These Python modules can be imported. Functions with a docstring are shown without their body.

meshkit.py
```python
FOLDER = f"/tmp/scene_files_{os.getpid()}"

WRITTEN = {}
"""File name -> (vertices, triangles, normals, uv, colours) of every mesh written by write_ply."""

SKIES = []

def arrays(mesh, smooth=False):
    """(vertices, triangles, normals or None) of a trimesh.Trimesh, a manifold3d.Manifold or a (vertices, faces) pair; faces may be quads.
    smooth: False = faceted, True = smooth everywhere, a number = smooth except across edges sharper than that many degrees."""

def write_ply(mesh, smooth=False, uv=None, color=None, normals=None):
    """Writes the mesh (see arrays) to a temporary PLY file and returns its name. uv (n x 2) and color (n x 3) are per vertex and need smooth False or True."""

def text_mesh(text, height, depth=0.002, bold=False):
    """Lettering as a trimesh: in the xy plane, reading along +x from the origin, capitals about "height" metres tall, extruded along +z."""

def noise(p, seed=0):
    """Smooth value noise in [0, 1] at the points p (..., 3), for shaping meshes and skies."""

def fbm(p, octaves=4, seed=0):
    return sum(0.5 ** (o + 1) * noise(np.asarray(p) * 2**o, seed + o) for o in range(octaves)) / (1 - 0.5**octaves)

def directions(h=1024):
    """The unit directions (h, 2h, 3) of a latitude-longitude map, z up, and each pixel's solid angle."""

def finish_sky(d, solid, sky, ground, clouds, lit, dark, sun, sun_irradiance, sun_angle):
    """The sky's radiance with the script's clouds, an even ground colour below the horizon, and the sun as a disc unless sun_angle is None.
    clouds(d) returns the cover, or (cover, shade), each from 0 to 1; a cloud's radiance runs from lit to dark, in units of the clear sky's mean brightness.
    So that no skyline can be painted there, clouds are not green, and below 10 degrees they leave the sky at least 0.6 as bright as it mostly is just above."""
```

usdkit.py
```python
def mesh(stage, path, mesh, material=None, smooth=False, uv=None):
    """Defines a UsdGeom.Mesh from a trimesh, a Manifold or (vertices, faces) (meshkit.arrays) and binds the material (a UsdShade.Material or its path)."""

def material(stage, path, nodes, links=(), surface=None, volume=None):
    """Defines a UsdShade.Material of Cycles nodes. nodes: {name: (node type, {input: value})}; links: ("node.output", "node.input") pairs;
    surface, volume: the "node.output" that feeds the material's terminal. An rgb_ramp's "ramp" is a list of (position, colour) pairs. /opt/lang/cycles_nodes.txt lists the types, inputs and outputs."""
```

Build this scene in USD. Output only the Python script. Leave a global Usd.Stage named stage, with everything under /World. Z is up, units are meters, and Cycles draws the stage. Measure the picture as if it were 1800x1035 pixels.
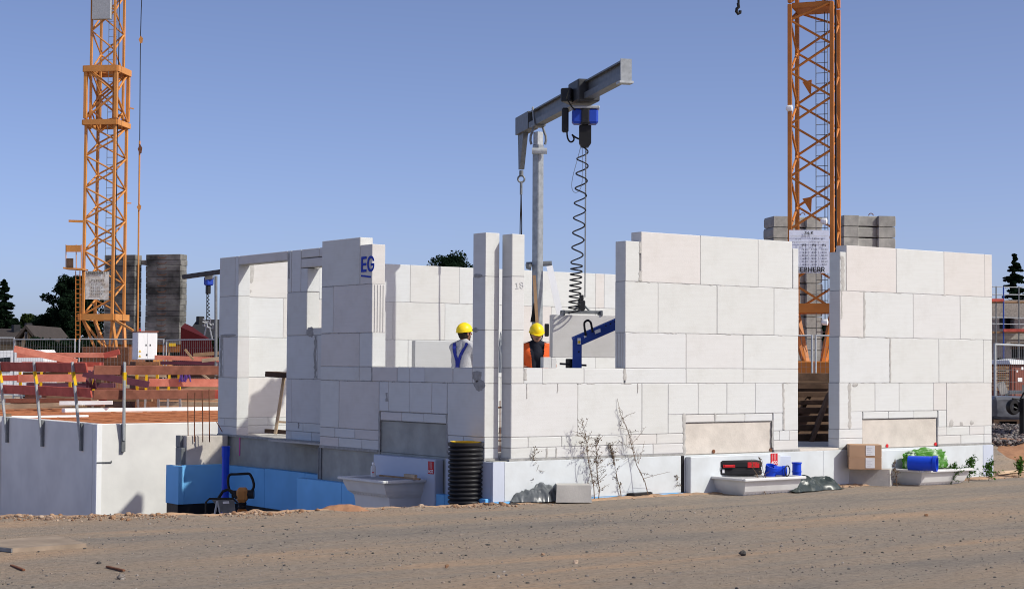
import math, random
import numpy as np, trimesh, usdkit, meshkit
import manifold3d as m3
from scipy.spatial import ConvexHull
from pxr import Usd, UsdGeom, UsdLux, UsdShade, Gf, Sdf, Vt

stage = Usd.Stage.CreateInMemory()
UsdGeom.SetStageUpAxis(stage, UsdGeom.Tokens.z)
UsdGeom.SetStageMetersPerUnit(stage, 1.0)
UsdGeom.Xform.Define(stage, '/World'); UsdGeom.Scope.Define(stage, '/World/Looks')
rng = np.random.default_rng(7); random.seed(7)

# ------------------------------------------------------------------ camera, sky, sun, exposure
FOC, YAW, PITCH, ROLL = 3022.4, 0.6301, 0.0410, 0.0059
CAM = np.array([-11.571, -16.207, 1.091])
_fw = np.array([math.sin(YAW)*math.cos(PITCH), math.cos(YAW)*math.cos(PITCH), math.sin(PITCH)])
_rt = np.array([math.cos(YAW), -math.sin(YAW), 0.0]); _up = np.cross(_rt, _fw)
_r2 = math.cos(ROLL)*_rt + math.sin(ROLL)*_up; _u2 = -math.sin(ROLL)*_rt + math.cos(ROLL)*_up
cam = UsdGeom.Camera.Define(stage, '/World/camera')
cam.AddTransformOp().Set(Gf.Matrix4d(*_r2, 0, *_u2, 0, *(-_fw), 0, *CAM, 1))
cam.CreateHorizontalApertureAttr(36.0); cam.CreateVerticalApertureAttr(36.0*588/1024)
cam.CreateFocalLengthAttr(FOC/1800*36.0); cam.CreateClippingRangeAttr(Gf.Vec2f(0.5, 6000))
cam.CreateExposureAttr(0.12)
SUN = np.array([0.65, -1.0, 1.06]); SUN /= np.linalg.norm(SUN)
sun = UsdLux.DistantLight.Define(stage, '/World/sun')
_z = SUN; _x = np.cross([0, 0, 1.0], _z); _x /= np.linalg.norm(_x); _y = np.cross(_z, _x)
sun.AddTransformOp().Set(Gf.Matrix4d(*_x, 0, *_y, 0, *_z, 0, 0, 0, 0, 1))
sun.CreateIntensityAttr(1.02); sun.CreateAngleAttr(0.5); sun.CreateColorAttr(Gf.Vec3f(1.0, 0.985, 0.89))
sun.GetPrim().CreateAttribute('inputs:normalize', Sdf.ValueTypeNames.Bool).Set(True)
SKY_TINT, SKY_K = (1.13, 1.04, 1.10), 0.142
skym = usdkit.material(stage, '/World/Looks/sky_light', {
    's': ('sky_texture', {'sky_type': 'single_scattering', 'sun_disc': False, 'sun_elevation': math.asin(SUN[2]),
                          'sun_rotation': math.atan2(SUN[0], SUN[1]), 'altitude': 100.0, 'air_density': 0.45, 'aerosol_density': 1.5, 'ozone_density': 2.0}),
    'h': ('mix_color', {'blend_type': 'multiply', 'fac': 1.0, 'b': SKY_TINT, 'use_clamp': False, 'use_clamp_result': False}),
    'b': ('background_shader', {'strength': SKY_K})}, [('s.color', 'h.a'), ('h.result', 'b.color')], surface='b.background')
dome = UsdLux.DomeLight.Define(stage, '/World/sky')
UsdShade.MaterialBindingAPI.Apply(dome.GetPrim()).Bind(skym)
dome.GetPrim().SetCustomDataByKey('kind', 'structure')

# ------------------------------------------------------------------ helpers: places
def ray(px, py): return _fw + _r2*(px-900)/FOC + _u2*(517.5-py)/FOC
def P(px, py, d): return CAM + ray(px, py)*d
def on(px, py, ax, val):
    r = ray(px, py); return CAM + r*((val-CAM[ax])/r[ax])
def vec(*a): return np.array(a, float)
def nrm(a): a = np.asarray(a, float); return a/np.linalg.norm(a)
RT = _rt.copy(); FWH = np.array([math.sin(YAW), math.cos(YAW), 0.0])     # horizontal axes of the street view

# ------------------------------------------------------------------ helpers: meshes
_cs = np.array([[sx, sy, sz] for sx in (-1, 1) for sy in (-1, 1) for sz in (-1, 1)], float)
_CB_S = np.repeat(_cs, 3, 0); _CB_M = np.tile(np.eye(3), (8, 1))
_h = ConvexHull(_CB_S*(1-0.2*(1-_CB_M)))
def _orient(v, f):
    f = f.copy(); c = v.mean(0); n = np.cross(v[f[:, 1]]-v[f[:, 0]], v[f[:, 2]]-v[f[:, 0]])
    fl = ((v[f].mean(1)-c)*n).sum(1) < 0; f[fl] = f[fl][:, ::-1]; return f
_CB_F = _orient(_CB_S*(1-0.2*(1-_CB_M)), _h.simplices)
_BX = _cs; _BXF = _orient(_BX, ConvexHull(_BX).simplices)
def hull(pts):
    pts = np.asarray(pts, float); h = ConvexHull(pts); u = np.unique(h.simplices); mp = -np.ones(len(pts), int); mp[u] = range(len(u))
    v = pts[u]; return v, _orient(v, mp[h.simplices])
def rotz(a): c, s = math.cos(a), math.sin(a); return np.array([[c, -s, 0], [s, c, 0], [0, 0, 1.0]])

def spline(pts, n=8):
    from scipy.interpolate import CubicSpline
    pts = np.asarray(pts, float); k = np.arange(len(pts)); return CubicSpline(k, pts)(np.linspace(0, len(pts)-1, (len(pts)-1)*n+1))
class MB:
    """collects simple shapes into one mesh"""
    def __init__(s): s.v, s.f, s.n = [], [], 0
    def add(s, v, f):
        v = np.asarray(v, float); s.v.append(v); s.f.append(np.asarray(f, int)+s.n); s.n += len(v); return s
    def box(s, lo, hi, c=0.0, R=None, o=None):
        lo, hi = np.minimum(lo, hi).astype(float), np.maximum(lo, hi).astype(float); h = (hi-lo)/2; m = (lo+hi)/2
        if c: v, f = _CB_S*(h-np.minimum(c, h*.45)*(1-_CB_M))+m, _CB_F
        else: v, f = _BX*h+m, _BXF
        if R is not None: v = v@R.T
        if o is not None: v = v+o
        return s.add(v, f)
    def bar(s, p, q, w, h=None, up=(0, 0, 1), c=0.0):
        p, q = np.asarray(p, float), np.asarray(q, float); h = h or w; a = nrm(q-p); up = np.asarray(up, float)
        if abs(a@nrm(up)) > .98: up = np.array([1., .1, 0])
        b = nrm(np.cross(up, a)); u = np.cross(a, b); L = np.linalg.norm(q-p)
        R = np.stack([a, b, u], 1)
        return s.box([0, -w/2, -h/2], [L, w/2, h/2], c, R, p)
    def tube(s, pts, r, n=8, cap=True):
        pts = np.asarray(pts, float); k = len(pts); r = np.broadcast_to(r, k)
        t = np.gradient(pts, axis=0); t /= np.maximum(np.linalg.norm(t, axis=1, keepdims=True), 1e-9)
        a = np.cross(t[0], [0, 0, 1.0]);  a = np.array([1., 0, 0]) if np.linalg.norm(a) < 1e-3 else a/np.linalg.norm(a)
        an = np.linspace(0, 2*np.pi, n, endpoint=False); V = []
        for i in range(k):
            a = a-t[i]*(a@t[i]); a /= np.linalg.norm(a); b = np.cross(t[i], a)
            V.append(pts[i]+r[i]*(np.cos(an)[:, None]*a+np.sin(an)[:, None]*b))
        V = np.vstack(V); F = []
        for i in range(k-1):
            for j in range(n):
                A, B = i*n+j, i*n+(j+1) % n; F += [[A, B, B+n], [A, B+n, A+n]]
        if cap:
            V = np.vstack([V, pts[0], pts[-1]]); m = len(V)
            for j in range(n): F += [[m-2, (j+1) % n, j], [m-1, (k-1)*n+j, (k-1)*n+(j+1) % n]]
        return s.add(V, F)
    def lathe(s, prof, n=24, o=(0, 0, 0), R=None):
        prof = np.asarray(prof, float); k = len(prof); an = np.linspace(0, 2*np.pi, n, endpoint=False)
        V = np.stack([prof[:, None, 0]*np.cos(an), prof[:, None, 0]*np.sin(an), np.broadcast_to(prof[:, None, 1], (k, n))], -1).reshape(-1, 3)
        F = []
        for i in range(k-1):
            for j in range(n):
                A, B = i*n+j, i*n+(j+1) % n; F += [[A, B, B+n], [A, B+n, A+n]]
        if R is not None: V = V@np.asarray(R).T
        return s.add(V+np.asarray(o, float), F)
    def hull(s, pts): return s.add(*hull(pts))
    def ball(s, c, r, n=2):
        b = trimesh.creation.icosphere(n, 1.0); return s.add(b.vertices*np.asarray(r)+np.asarray(c), b.faces)
    def poly(s, pts2, z0, z1, ex=(1, 0, 0), ey=(0, 1, 0), o=(0, 0, 0)):
        """prism of a simple polygon in the plane ex, ey from height z0 to z1 along ex x ey"""
        import shapely
        m = trimesh.creation.extrude_polygon(shapely.Polygon(pts2).buffer(0), z1-z0, engine='earcut')
        ex, ey = nrm(ex), nrm(ey); V = m.vertices
        return s.add(V[:, :1]*ex+V[:, 1:2]*ey+(V[:, 2:]+z0)*np.cross(ex, ey)+np.asarray(o, float), m.faces)
    def text(s, t, h, o, ex, ey, depth=.004, bold=True):
        m = meshkit.text_mesh(t, h, depth, bold); ex, ey = nrm(ex), nrm(ey); V = m.vertices
        return s.add(V[:, :1]*ex+V[:, 1:2]*ey+V[:, 2:]*np.cross(ex, ey)+np.asarray(o, float), m.faces)
    def xf(s, R=None, o=(0, 0, 0)):
        s.v = [(v if R is None else v@np.asarray(R).T)+np.asarray(o, float) for v in s.v]; return s
    def get(s): return np.vstack(s.v), np.vstack(s.f)

used = {}
def numbered(par, name):
    k = (par, name); n = used.get(k, 0); used[k] = n+1
    return f'{par}/{name}' if n == 0 else f'{par}/{name}_{n:03d}'
def tag(o, label=None, cat=None, group=None, kind=None):
    o = o.GetPrim() if hasattr(o, 'GetPrim') else o
    for k, v in (('label', label), ('category', cat), ('group', group), ('kind', kind)):
        if v: o.SetCustomDataByKey(k, v)
    return o
def obj(name, mb, m, parent=None, smooth=False, label=None):
    par = parent.GetPath().pathString if parent is not None else '/World'
    g = mb.get() if isinstance(mb, MB) else mb
    o = usdkit.mesh(stage, numbered(par, name), g, m, smooth=smooth).GetPrim()
    if label: o.SetCustomDataByKey('label', label)
    return o
def thing(name, label, cat, group=None, loc=None, rz=0):
    x = UsdGeom.Xform.Define(stage, numbered('/World', name))
    if loc is not None: x.AddTranslateOp().Set(Gf.Vec3d(*map(float, loc)))
    if rz: x.AddRotateZOp().Set(math.degrees(rz))
    return tag(x, label, cat, group)
def copy_of(src, label, loc, rz=0, group=None):
    base = src.GetName().split('_0')[0]; x = UsdGeom.Xform.Define(stage, numbered('/World', base))
    x.GetPrim().GetReferences().AddInternalReference(src.GetPath()); x.ClearXformOpOrder()
    x.AddTranslateOp().Set(Gf.Vec3d(*map(float, loc)))
    op = x.AddRotateZOp(); op.Set(math.degrees(rz)); x.GetPrim().SetInstanceable(True)
    return tag(x, label, None, group)

# ------------------------------------------------------------------ materials
M = {}
def mat(name, col, rough=.6, var=.15, scale=6, bump=0, bscale=60, metal=0, spec=.22, col2=None, rnd=0.0, stretch=None, detail=5, lo=.35, hi=.65):
    """colour varied by a noise in object space between col and col2 (default: a darker col), fine relief, and a tone per object"""
    col = np.array(col, float); c2 = np.array(col2, float) if col2 is not None else col*(1-var)
    N = {'t': ('texture_coordinate', {}), 'mp': ('mapping', {'scale': stretch or (1, 1, 1)}), 'n': ('noise_texture', {'scale': scale, 'detail': detail, 'roughness': .6}),
         'r': ('rgb_ramp', {'ramp': [(lo, c2), (hi, col)]}), 'p': ('principled_bsdf', {'roughness': rough, 'metallic': metal, 'specular_ior_level': spec})}
    L = [('t.object', 'mp.vector'), ('mp.vector', 'n.vector'), ('n.fac', 'r.fac')]; out = 'r.color'
    if rnd:
        N |= {'oi': ('object_info', {}), 'rr': ('rgb_ramp', {'ramp': [(0, (1-rnd,)*3), (1, (1, 1, 1))]}), 'mx': ('mix_color', {'blend_type': 'multiply', 'fac': 1.0})}
        L += [('oi.random', 'rr.fac'), (out, 'mx.a'), ('rr.color', 'mx.b')]; out = 'mx.result'
    L += [(out, 'p.base_color')]
    if bump:
        N |= {'bn': ('noise_texture', {'scale': bscale, 'detail': 6, 'roughness': .65}), 'b': ('bump', {'strength': bump, 'distance': .01})}
        L += [('mp.vector', 'bn.vector'), ('bn.fac', 'b.height'), ('b.normal', 'p.normal')]
    M[name] = usdkit.material(stage, f'/World/Looks/{name}', N, L, surface='p.BSDF'); return M[name]

def block_mat(name, tones):
    N = {'t': ('texture_coordinate', {}), 'oi': ('object_info', {}), 'rr': ('rgb_ramp', {'ramp': tones}),
         'mp': ('mapping', {'scale': (1.2, 1.2, 14)}), 'n': ('noise_texture', {'scale': 3, 'detail': 4}), 'nr': ('rgb_ramp', {'ramp': [(.3, (.965, .96, .955)), (.6, (1, 1, 1))]}),
         'm1': ('mix_color', {'blend_type': 'multiply', 'fac': 1.0}),
         'n2': ('noise_texture', {'scale': 2.6, 'detail': 7, 'roughness': .7}), 'r2': ('rgb_ramp', {'ramp': [(.22, (.80, .785, .76)), (.38, (.95, .945, .935)), (.52, (1, 1, 1))]}),
         'm2': ('mix_color', {'blend_type': 'multiply', 'fac': 1.0}),
         'bn': ('noise_texture', {'scale': 90, 'detail': 5, 'roughness': .7}), 'bn2': ('noise_texture', {'scale': 5, 'detail': 5}), 'ad': ('math', {'math_type': 'add'}),
         'b': ('bump', {'strength': .35, 'distance': .006}), 'p': ('principled_bsdf', {'roughness': .9, 'specular_ior_level': .2})}
    L = [('oi.random', 'rr.fac'), ('t.object', 'mp.vector'), ('mp.vector', 'n.vector'), ('n.fac', 'nr.fac'), ('rr.color', 'm1.a'), ('nr.color', 'm1.b'),
         ('t.object', 'n2.vector'), ('n2.fac', 'r2.fac'), ('m1.result', 'm2.a'), ('r2.color', 'm2.b'), ('m2.result', 'p.base_color'),
         ('t.object', 'bn.vector'), ('t.object', 'bn2.vector'), ('bn.fac', 'ad.value1'), ('bn2.fac', 'ad.value2'), ('ad.value', 'b.height'), ('b.normal', 'p.normal')]
    M[name] = usdkit.material(stage, f'/World/Looks/{name}', N, L, surface='p.BSDF')
W1, W2, W3 = (.56, .565, .545), (.555, .565, .56), (.57, .535, .505)
block_mat('aerated_block', [(0, W2), (.35, W1), (.6, (.54, .545, .525)), (.78, W3), (.9, W2), (1, (.55, .52, .49))])
mat('block_groove', (.55, .54, .52), .9)
mat('mortar', (.44, .43, .41), .95, .25, 12, .5, 60)
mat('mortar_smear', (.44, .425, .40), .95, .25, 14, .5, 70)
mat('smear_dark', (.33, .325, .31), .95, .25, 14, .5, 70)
mat('concrete', (.47, .45, .41), .9, .3, 3, .35, 50, col2=(.36, .345, .32))
mat('concrete_warm', (.56, .51, .45), .9, .3, 4, .35, 40, col2=(.46, .42, .37))
mat('precast', (.70, .69, .655), .85, .12, 1.2, .15, 40, col2=(.60, .59, .565))
mat('concrete_green', (.36, .36, .325), .9, .25, 3, .3, 50)
mat('ballast_dark', (.26, .255, .235), .95, .5, 1.1, .4, 20, col2=(.05, .05, .045), rnd=.25)
mat('ballast_pale', (.40, .39, .36), .95, .4, 3, .4, 25, col2=(.26, .255, .24), rnd=.25)
mat('xps_white', (.55, .585, .60), .7, .05, 3, .1, 30, col2=(.49, .515, .52))
mat('xps_lilac', (.46, .50, .58), .6, .05, 3, .1, 30)
mat('xps_blue', (.18, .49, .84), .6, .12, 2, .1, 40, rnd=.1)
mat('bitumen', (.018, .018, .02), .45, .3, 8, .4, 30)
mat('orange_paint', (.58, .25, .07), .5, .22, 1.5)
mat('orange_deep', (.52, .185, .04), .5, .25, 1.5)
mat('galvanised', (.33, .35, .36), .5, .3, 10, .05, 60, metal=.4)
mat('galv_beam', (.13, .135, .14), .45, .25, 14, .05, 60, metal=.3)
mat('galv_black', (.06, .062, .065), .5, .25, 12, metal=.2)
mat('galv_dark', (.20, .21, .215), .5, .25, 12, metal=.4)
mat('galv_matt', (.42, .44, .45), .55, .2, 20, metal=.2)
mat('black_plastic', (.02, .02, .022), .38, .2, 10, .05, 60)
mat('black_rubber', (.014, .014, .015), .5, .2, 10)
mat('blue_paint', (.03, .075, .34), .45, .15, 12, .05, 60)
mat('hoist_blue', (.02, .06, .40), .45, .1, 12)
mat('pipe_blue', (.012, .06, .55), .35, .1, 6)
mat('dungaree', (.035, .05, .33), .85, .25, 20, .3, 90)
mat('grey_shirt', (.50, .50, .52), .9, .12, 14, .5, 30)
mat('navy_shirt', (.016, .018, .03), .9, .2, 12, .4, 40)
mat('vest_orange', (.80, .13, .03), .8, .1, 12, .3, 40)
mat('helmet_yellow', (.85, .62, .02), .35, .06, 6)
mat('skin', (.40, .20, .135), .6, .15, 20)
mat('hair_dark', (.03, .022, .018), .8, .3, 60)
mat('eye_white', (.6, .6, .58), .4)
mat('trouser_dark', (.05, .05, .055), .9, .2, 20)
mat('white_paint', (.80, .80, .79), .5, .05, 4)
mat('white_plastic', (.62, .62, .605), .4, .08, 5, .05, 20)
mat('grey_plate', (.40, .40, .40), .6, .15, 6)
mat('sign_pale', (.62, .66, .78), .5, .08, 8)
mat('sign_worn', (.60, .60, .58), .6, .35, 7, col2=(.40, .34, .28))
mat('ink', (.012, .012, .014), .6)
mat('ink_blue', (.02, .05, .38), .8)
mat('pencil', (.50, .50, .51), .9)
mat('logo_red', (.55, .02, .025), .5)
mat('pink_mark', (.75, .05, .38), .7)
mat('wood', (.42, .27, .155), .85, .35, 3, .3, 40, stretch=(1, 1, 1), col2=(.30, .185, .10), rnd=.25)
mat('wood_pale', (.56, .42, .28), .85, .3, 3, .3, 40, rnd=.2)
mat('wood_dark', (.14, .085, .055), .9, .4, 4, .3, 40, rnd=.3)
mat('board_red', (.60, .12, .085), .8, .3, 4, .25, 30, col2=(.42, .075, .055), rnd=.3)
mat('board_salmon', (.82, .30, .20), .8, .25, 4, .25, 30, col2=(.66, .20, .13), rnd=.2)
mat('board_brown', (.30, .115, .075), .8, .3, 4, .25, 30, col2=(.19, .07, .045), rnd=.2)
mat('board_purple', (.13, .045, .065), .8, .3, 4, .2, 30)
mat('yellow_paint', (.78, .50, .02), .5, .1, 8)
mat('rust', (.20, .085, .045), .9, .4, 20, .3, 60)
mat('rust_mesh', (.50, .21, .09), .95, .45, 9, .6, 30, col2=(.34, .14, .06))
mat('rebar_rust', (.40, .16, .075), .9, .3, 8)
mat('plate_dust', (.30, .235, .175), .9, .3, 4, .2, 20)
mat('soil_red', (.36, .19, .105), .95, .35, 5, .8, 18, col2=(.25, .13, .075))
mat('sand', (.40, .25, .15), .95, .3, 9, .9, 25, col2=(.25, .18, .125))
mat('tarp_dark', (.035, .048, .045), .35, .25, 6, .1, 20, spec=.4)
mat('tarp_grey', (.10, .11, .115), .28, .25, 6, .1, 20, spec=.5)
mat('tarp_red', (.065, .004, .006), .9, .25, 4, .2, 10)
mat('film', (.12, .125, .14), .3, .3, 6, .4, 14)
mat('cardboard', (.42, .265, .165), .85, .12, 5, .08, 30)
mat('paper', (.80, .80, .80), .7)
mat('green_bag', (.055, .19, .018), .45, .3, 7, .2, 20, col2=(.60, .70, .55), lo=.3, hi=.5)
mat('roof_dark', (.03, .03, .033), .85, .3, 5, .3, 20)
mat('roof_brown', (.055, .045, .04), .85, .3, 5, .3, 20)
mat('render_cream', (.46, .37, .24), .9, .15, 2)
mat('brick_pale', (.40, .37, .34), .9, .35, 14, .4, 12, col2=(.26, .24, .225))
mat('glass_dark', (.02, .024, .03), .12, .2, 2)
mat('van_white', (.78, .79, .80), .3, .04, 2)
mat('toilet_brown', (.20, .06, .035), .5, .15, 4)
mat('bark', (.10, .075, .055), .95, .4, 8, .6, 20)
mat('stem_dry', (.17, .115, .075), .9, .3, 10)
mat('leaf_dry', (.15, .11, .07), .9, .4, 10)
def leaf_mat(name, c1, c2):
    N = {'g': ('geometry', {}), 'r': ('rgb_ramp', {'ramp': [(0, c1), (1, c2)]}), 'd': ('diffuse_bsdf', {}), 't': ('translucent_bsdf', {}), 'm': ('mix_closure', {'fac': .25})}
    M[name] = usdkit.material(stage, f'/World/Looks/{name}', N, [('g.random_per_island', 'r.fac'), ('r.color', 'd.color'), ('r.color', 't.color'), ('d.BSDF', 'm.closure1'), ('t.BSDF', 'm.closure2')], surface='m.closure')
leaf_mat('needles', (.010, .020, .011), (.036, .055, .022)); leaf_mat('leaves_mid', (.025, .04, .012), (.06, .085, .025)); leaf_mat('leaves_fresh', (.05, .12, .02), (.13, .24, .05))
leaf_mat('gravel_dark', (.05, .045, .045), (.28, .25, .235)); leaf_mat('gravel_road', (.07, .065, .06), (.34, .29, .25)); leaf_mat('clods', (.24, .13, .07), (.40, .24, .15))

# ground: compacted earth with bands along the road, sandy and gritty patches
N = {'g': ('geometry', {}), 'mp': ('mapping', {'scale': (.10, .55, 1), 'rotation': (0, 0, .10)}), 'n1': ('noise_texture', {'scale': 1.5, 'detail': 7, 'roughness': .62, 'distortion': .5}),
     'r1': ('rgb_ramp', {'ramp': [(.30, (.185, .168, .15)), (.45, (.272, .228, .182)), (.56, (.315, .245, .18)), (.70, (.45, .295, .18))]}),
     'n2': ('noise_texture', {'scale': 16, 'detail': 10, 'roughness': .82}), 'r2': ('rgb_ramp', {'ramp': [(.32, (.38, .37, .36)), (.45, (.86, .85, .84)), (.56, (1.02, 1.02, 1.02)), (.70, (1.3, 1.27, 1.24))]}),
     'm1': ('mix_color', {'blend_type': 'multiply', 'fac': 1.0, 'use_clamp_result': False}),
     'v': ('voronoi_texture', {'scale': 42, 'randomness': 1}), 'vr': ('rgb_ramp', {'ramp': [(0, (.72, .70, .68)), (.35, (1, 1, 1)), (1, (1.05, 1.05, 1.05))]}), 'm2': ('mix_color', {'blend_type': 'multiply', 'fac': .9}),
     'n3': ('noise_texture', {'scale': 30, 'detail': 9, 'roughness': .8}), 'b': ('bump', {'strength': .9, 'distance': .025}), 'p': ('principled_bsdf', {'roughness': .95, 'specular_ior_level': .2})}
M['earth'] = usdkit.material(stage, '/World/Looks/earth', N, [('g.position', 'mp.vector'), ('mp.vector', 'n1.vector'), ('n1.fac', 'r1.fac'), ('g.position', 'n2.vector'), ('n2.fac', 'r2.fac'),
    ('r1.color', 'm1.a'), ('r2.color', 'm1.b'), ('g.position', 'v.vector'), ('v.distance', 'vr.fac'), ('m1.result', 'm2.a'), ('vr.color', 'm2.b'), ('m2.result', 'p.base_color'),
    ('g.position', 'n3.vector'), ('n3.fac', 'b.height'), ('b.normal', 'p.normal')], surface='p.BSDF')

# ------------------------------------------------------------------ the setting: ground with the excavation
GZ = -0.50
_lip = np.array([on(x, y, 2, GZ)[:2] for x, y in ((-700, 916), (0, 909), (200, 909), (380, 906), (560, 898), (740, 891), (862, 886))])
_lu, _lv = (_lip-CAM[:2])@RT[:2], (_lip-CAM[:2])@FWH[:2]
def ground_z(x, y):
    u = (x-CAM[0])*RT[0]+(y-CAM[1])*RT[1]; v = (x-CAM[0])*FWH[0]+(y-CAM[1])*FWH[1]
    p = np.stack([x, y, 0*x], -1)
    z = GZ+.03*(meshkit.fbm(p*.35, 3, 3)-.5)+.016*(meshkit.fbm(p*3, 3, 5)-.5)
    lv = np.interp(u, _lu, _lv)+.10*(meshkit.fbm(p*1.6, 3, 9)-.5)
    rut = sum(-a*np.exp(-((y+.06*x+c+.12*np.sin(x*.4+c))/w)**2)+a*.6*np.exp(-((y+.06*x+c+.32+.12*np.sin(x*.4+c))/w)**2) for c, w, a in ((1.5, .16, .012), (3.1, .18, .018), (4.9, .17, .014), (6.5, .2, .018)))
    z = z+rut*meshkit.fbm(p*.5, 2, 61)
    pit = ((x < .2) | ((x < .6) & (y > 4.3)) | ((y > 8.3) & (x < 12))) & (y < 26) & (x > -14)
    s = np.clip((v-lv)/.35, 0, 1); s = s*s*(3-2*s)
    lump = np.exp(-((v-lv+.12)/.16)**2)*.035*np.clip(meshkit.fbm(p*4, 3, 21)*2-.7, 0, 1)
    z = np.where((x < .3) & (y < 6), z+lump, z)
    z = np.where(pit, z-s*(.95+1.4*np.clip((y-8.3)/2, 0, 1)), z)
    m = np.clip((x-8.9)/.4, 0, 1)*np.clip((y+.1)/1.8, 0, 1)*np.clip((30-y)/6, 0, 1)                 # rising ground beyond the right end of the house
    return z+m*m*(.42+.12*(meshkit.fbm(p*1.3, 3, 31)-.5))
def sheet(us, vs):
    U, V = np.meshgrid(us, vs); X = CAM[0]+U*RT[0]+V*FWH[0]; Y = CAM[1]+U*RT[1]+V*FWH[1]
    Z = ground_z(X, Y); n, k = U.shape; i = np.arange((n-1)*k).reshape(n-1, k)[:, :-1].ravel()
    return np.stack([X, Y, Z], -1).reshape(-1, 3), np.vstack([np.stack([i, i+1, i+k+1], 1), np.stack([i, i+k+1, i+k], 1)])
us = np.concatenate([-np.geomspace(3000, 9, 26), np.arange(-8.9, 9, .085), np.geomspace(9.1, 3000, 26)])
vs = np.concatenate([[-60, -20, 0, 4, 8, 10], np.arange(11, 17, .12), np.arange(17, 24, .055), np.arange(24, 34, .25), np.geomspace(34.5, 5000, 40)])
tag(obj('ground', sheet(us, vs), M['earth'], smooth=True), 'brown compacted earth road and building ground', None, None, 'structure')

def sand_strip(name, label, pts, w0, seed):
    pts = np.asarray(pts, float); k = np.linspace(0, len(pts)-1, 260); c = np.stack([np.interp(k, range(len(pts)), pts[:, i]) for i in (0, 1)], 1); n = 7
    tg = np.gradient(c, axis=0); tg /= np.linalg.norm(tg, axis=1, keepdims=True); nr = np.stack([tg[:, 1], -tg[:, 0]], 1)
    wd = w0*(.25+1.6*meshkit.fbm(np.stack([k*.11, 0*k, 0*k], -1), 4, seed)); V = []
    for j in range(n):
        q = c+nr*(wd*j/(n-1)-.06)[:, None]; z = ground_z(q[:, 0], q[:, 1])+(.012 if 0 < j < n-1 else -.004)+.028*(meshkit.fbm(np.stack([q[:, 0]*9, q[:, 1]*9, 0*k], -1), 3, seed+1)-.4)*(0 < j < n-1); V.append(np.stack([q[:, 0], q[:, 1], z], 1))
    V = np.stack(V, 1).reshape(-1, 3); i = np.arange((260-1)*n).reshape(259, n)[:, :-1].ravel(); F = np.vstack([np.stack([i, i+n, i+n+1], 1), np.stack([i, i+n+1, i+1], 1)])
    return tag(obj(name, (V, F), M['sand'], smooth=True), label, None, None, 'structure')
sand_strip('earth_strip', 'orange sandy strip along the edge of the excavation', _lip[1:], .26, 3)
sand_strip('earth_strip', 'sandy strip along the foot of the street front', [(.1, -.05), (3, -.06), (6, -.06), (9.4, -.05)], .30, 8)

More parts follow.
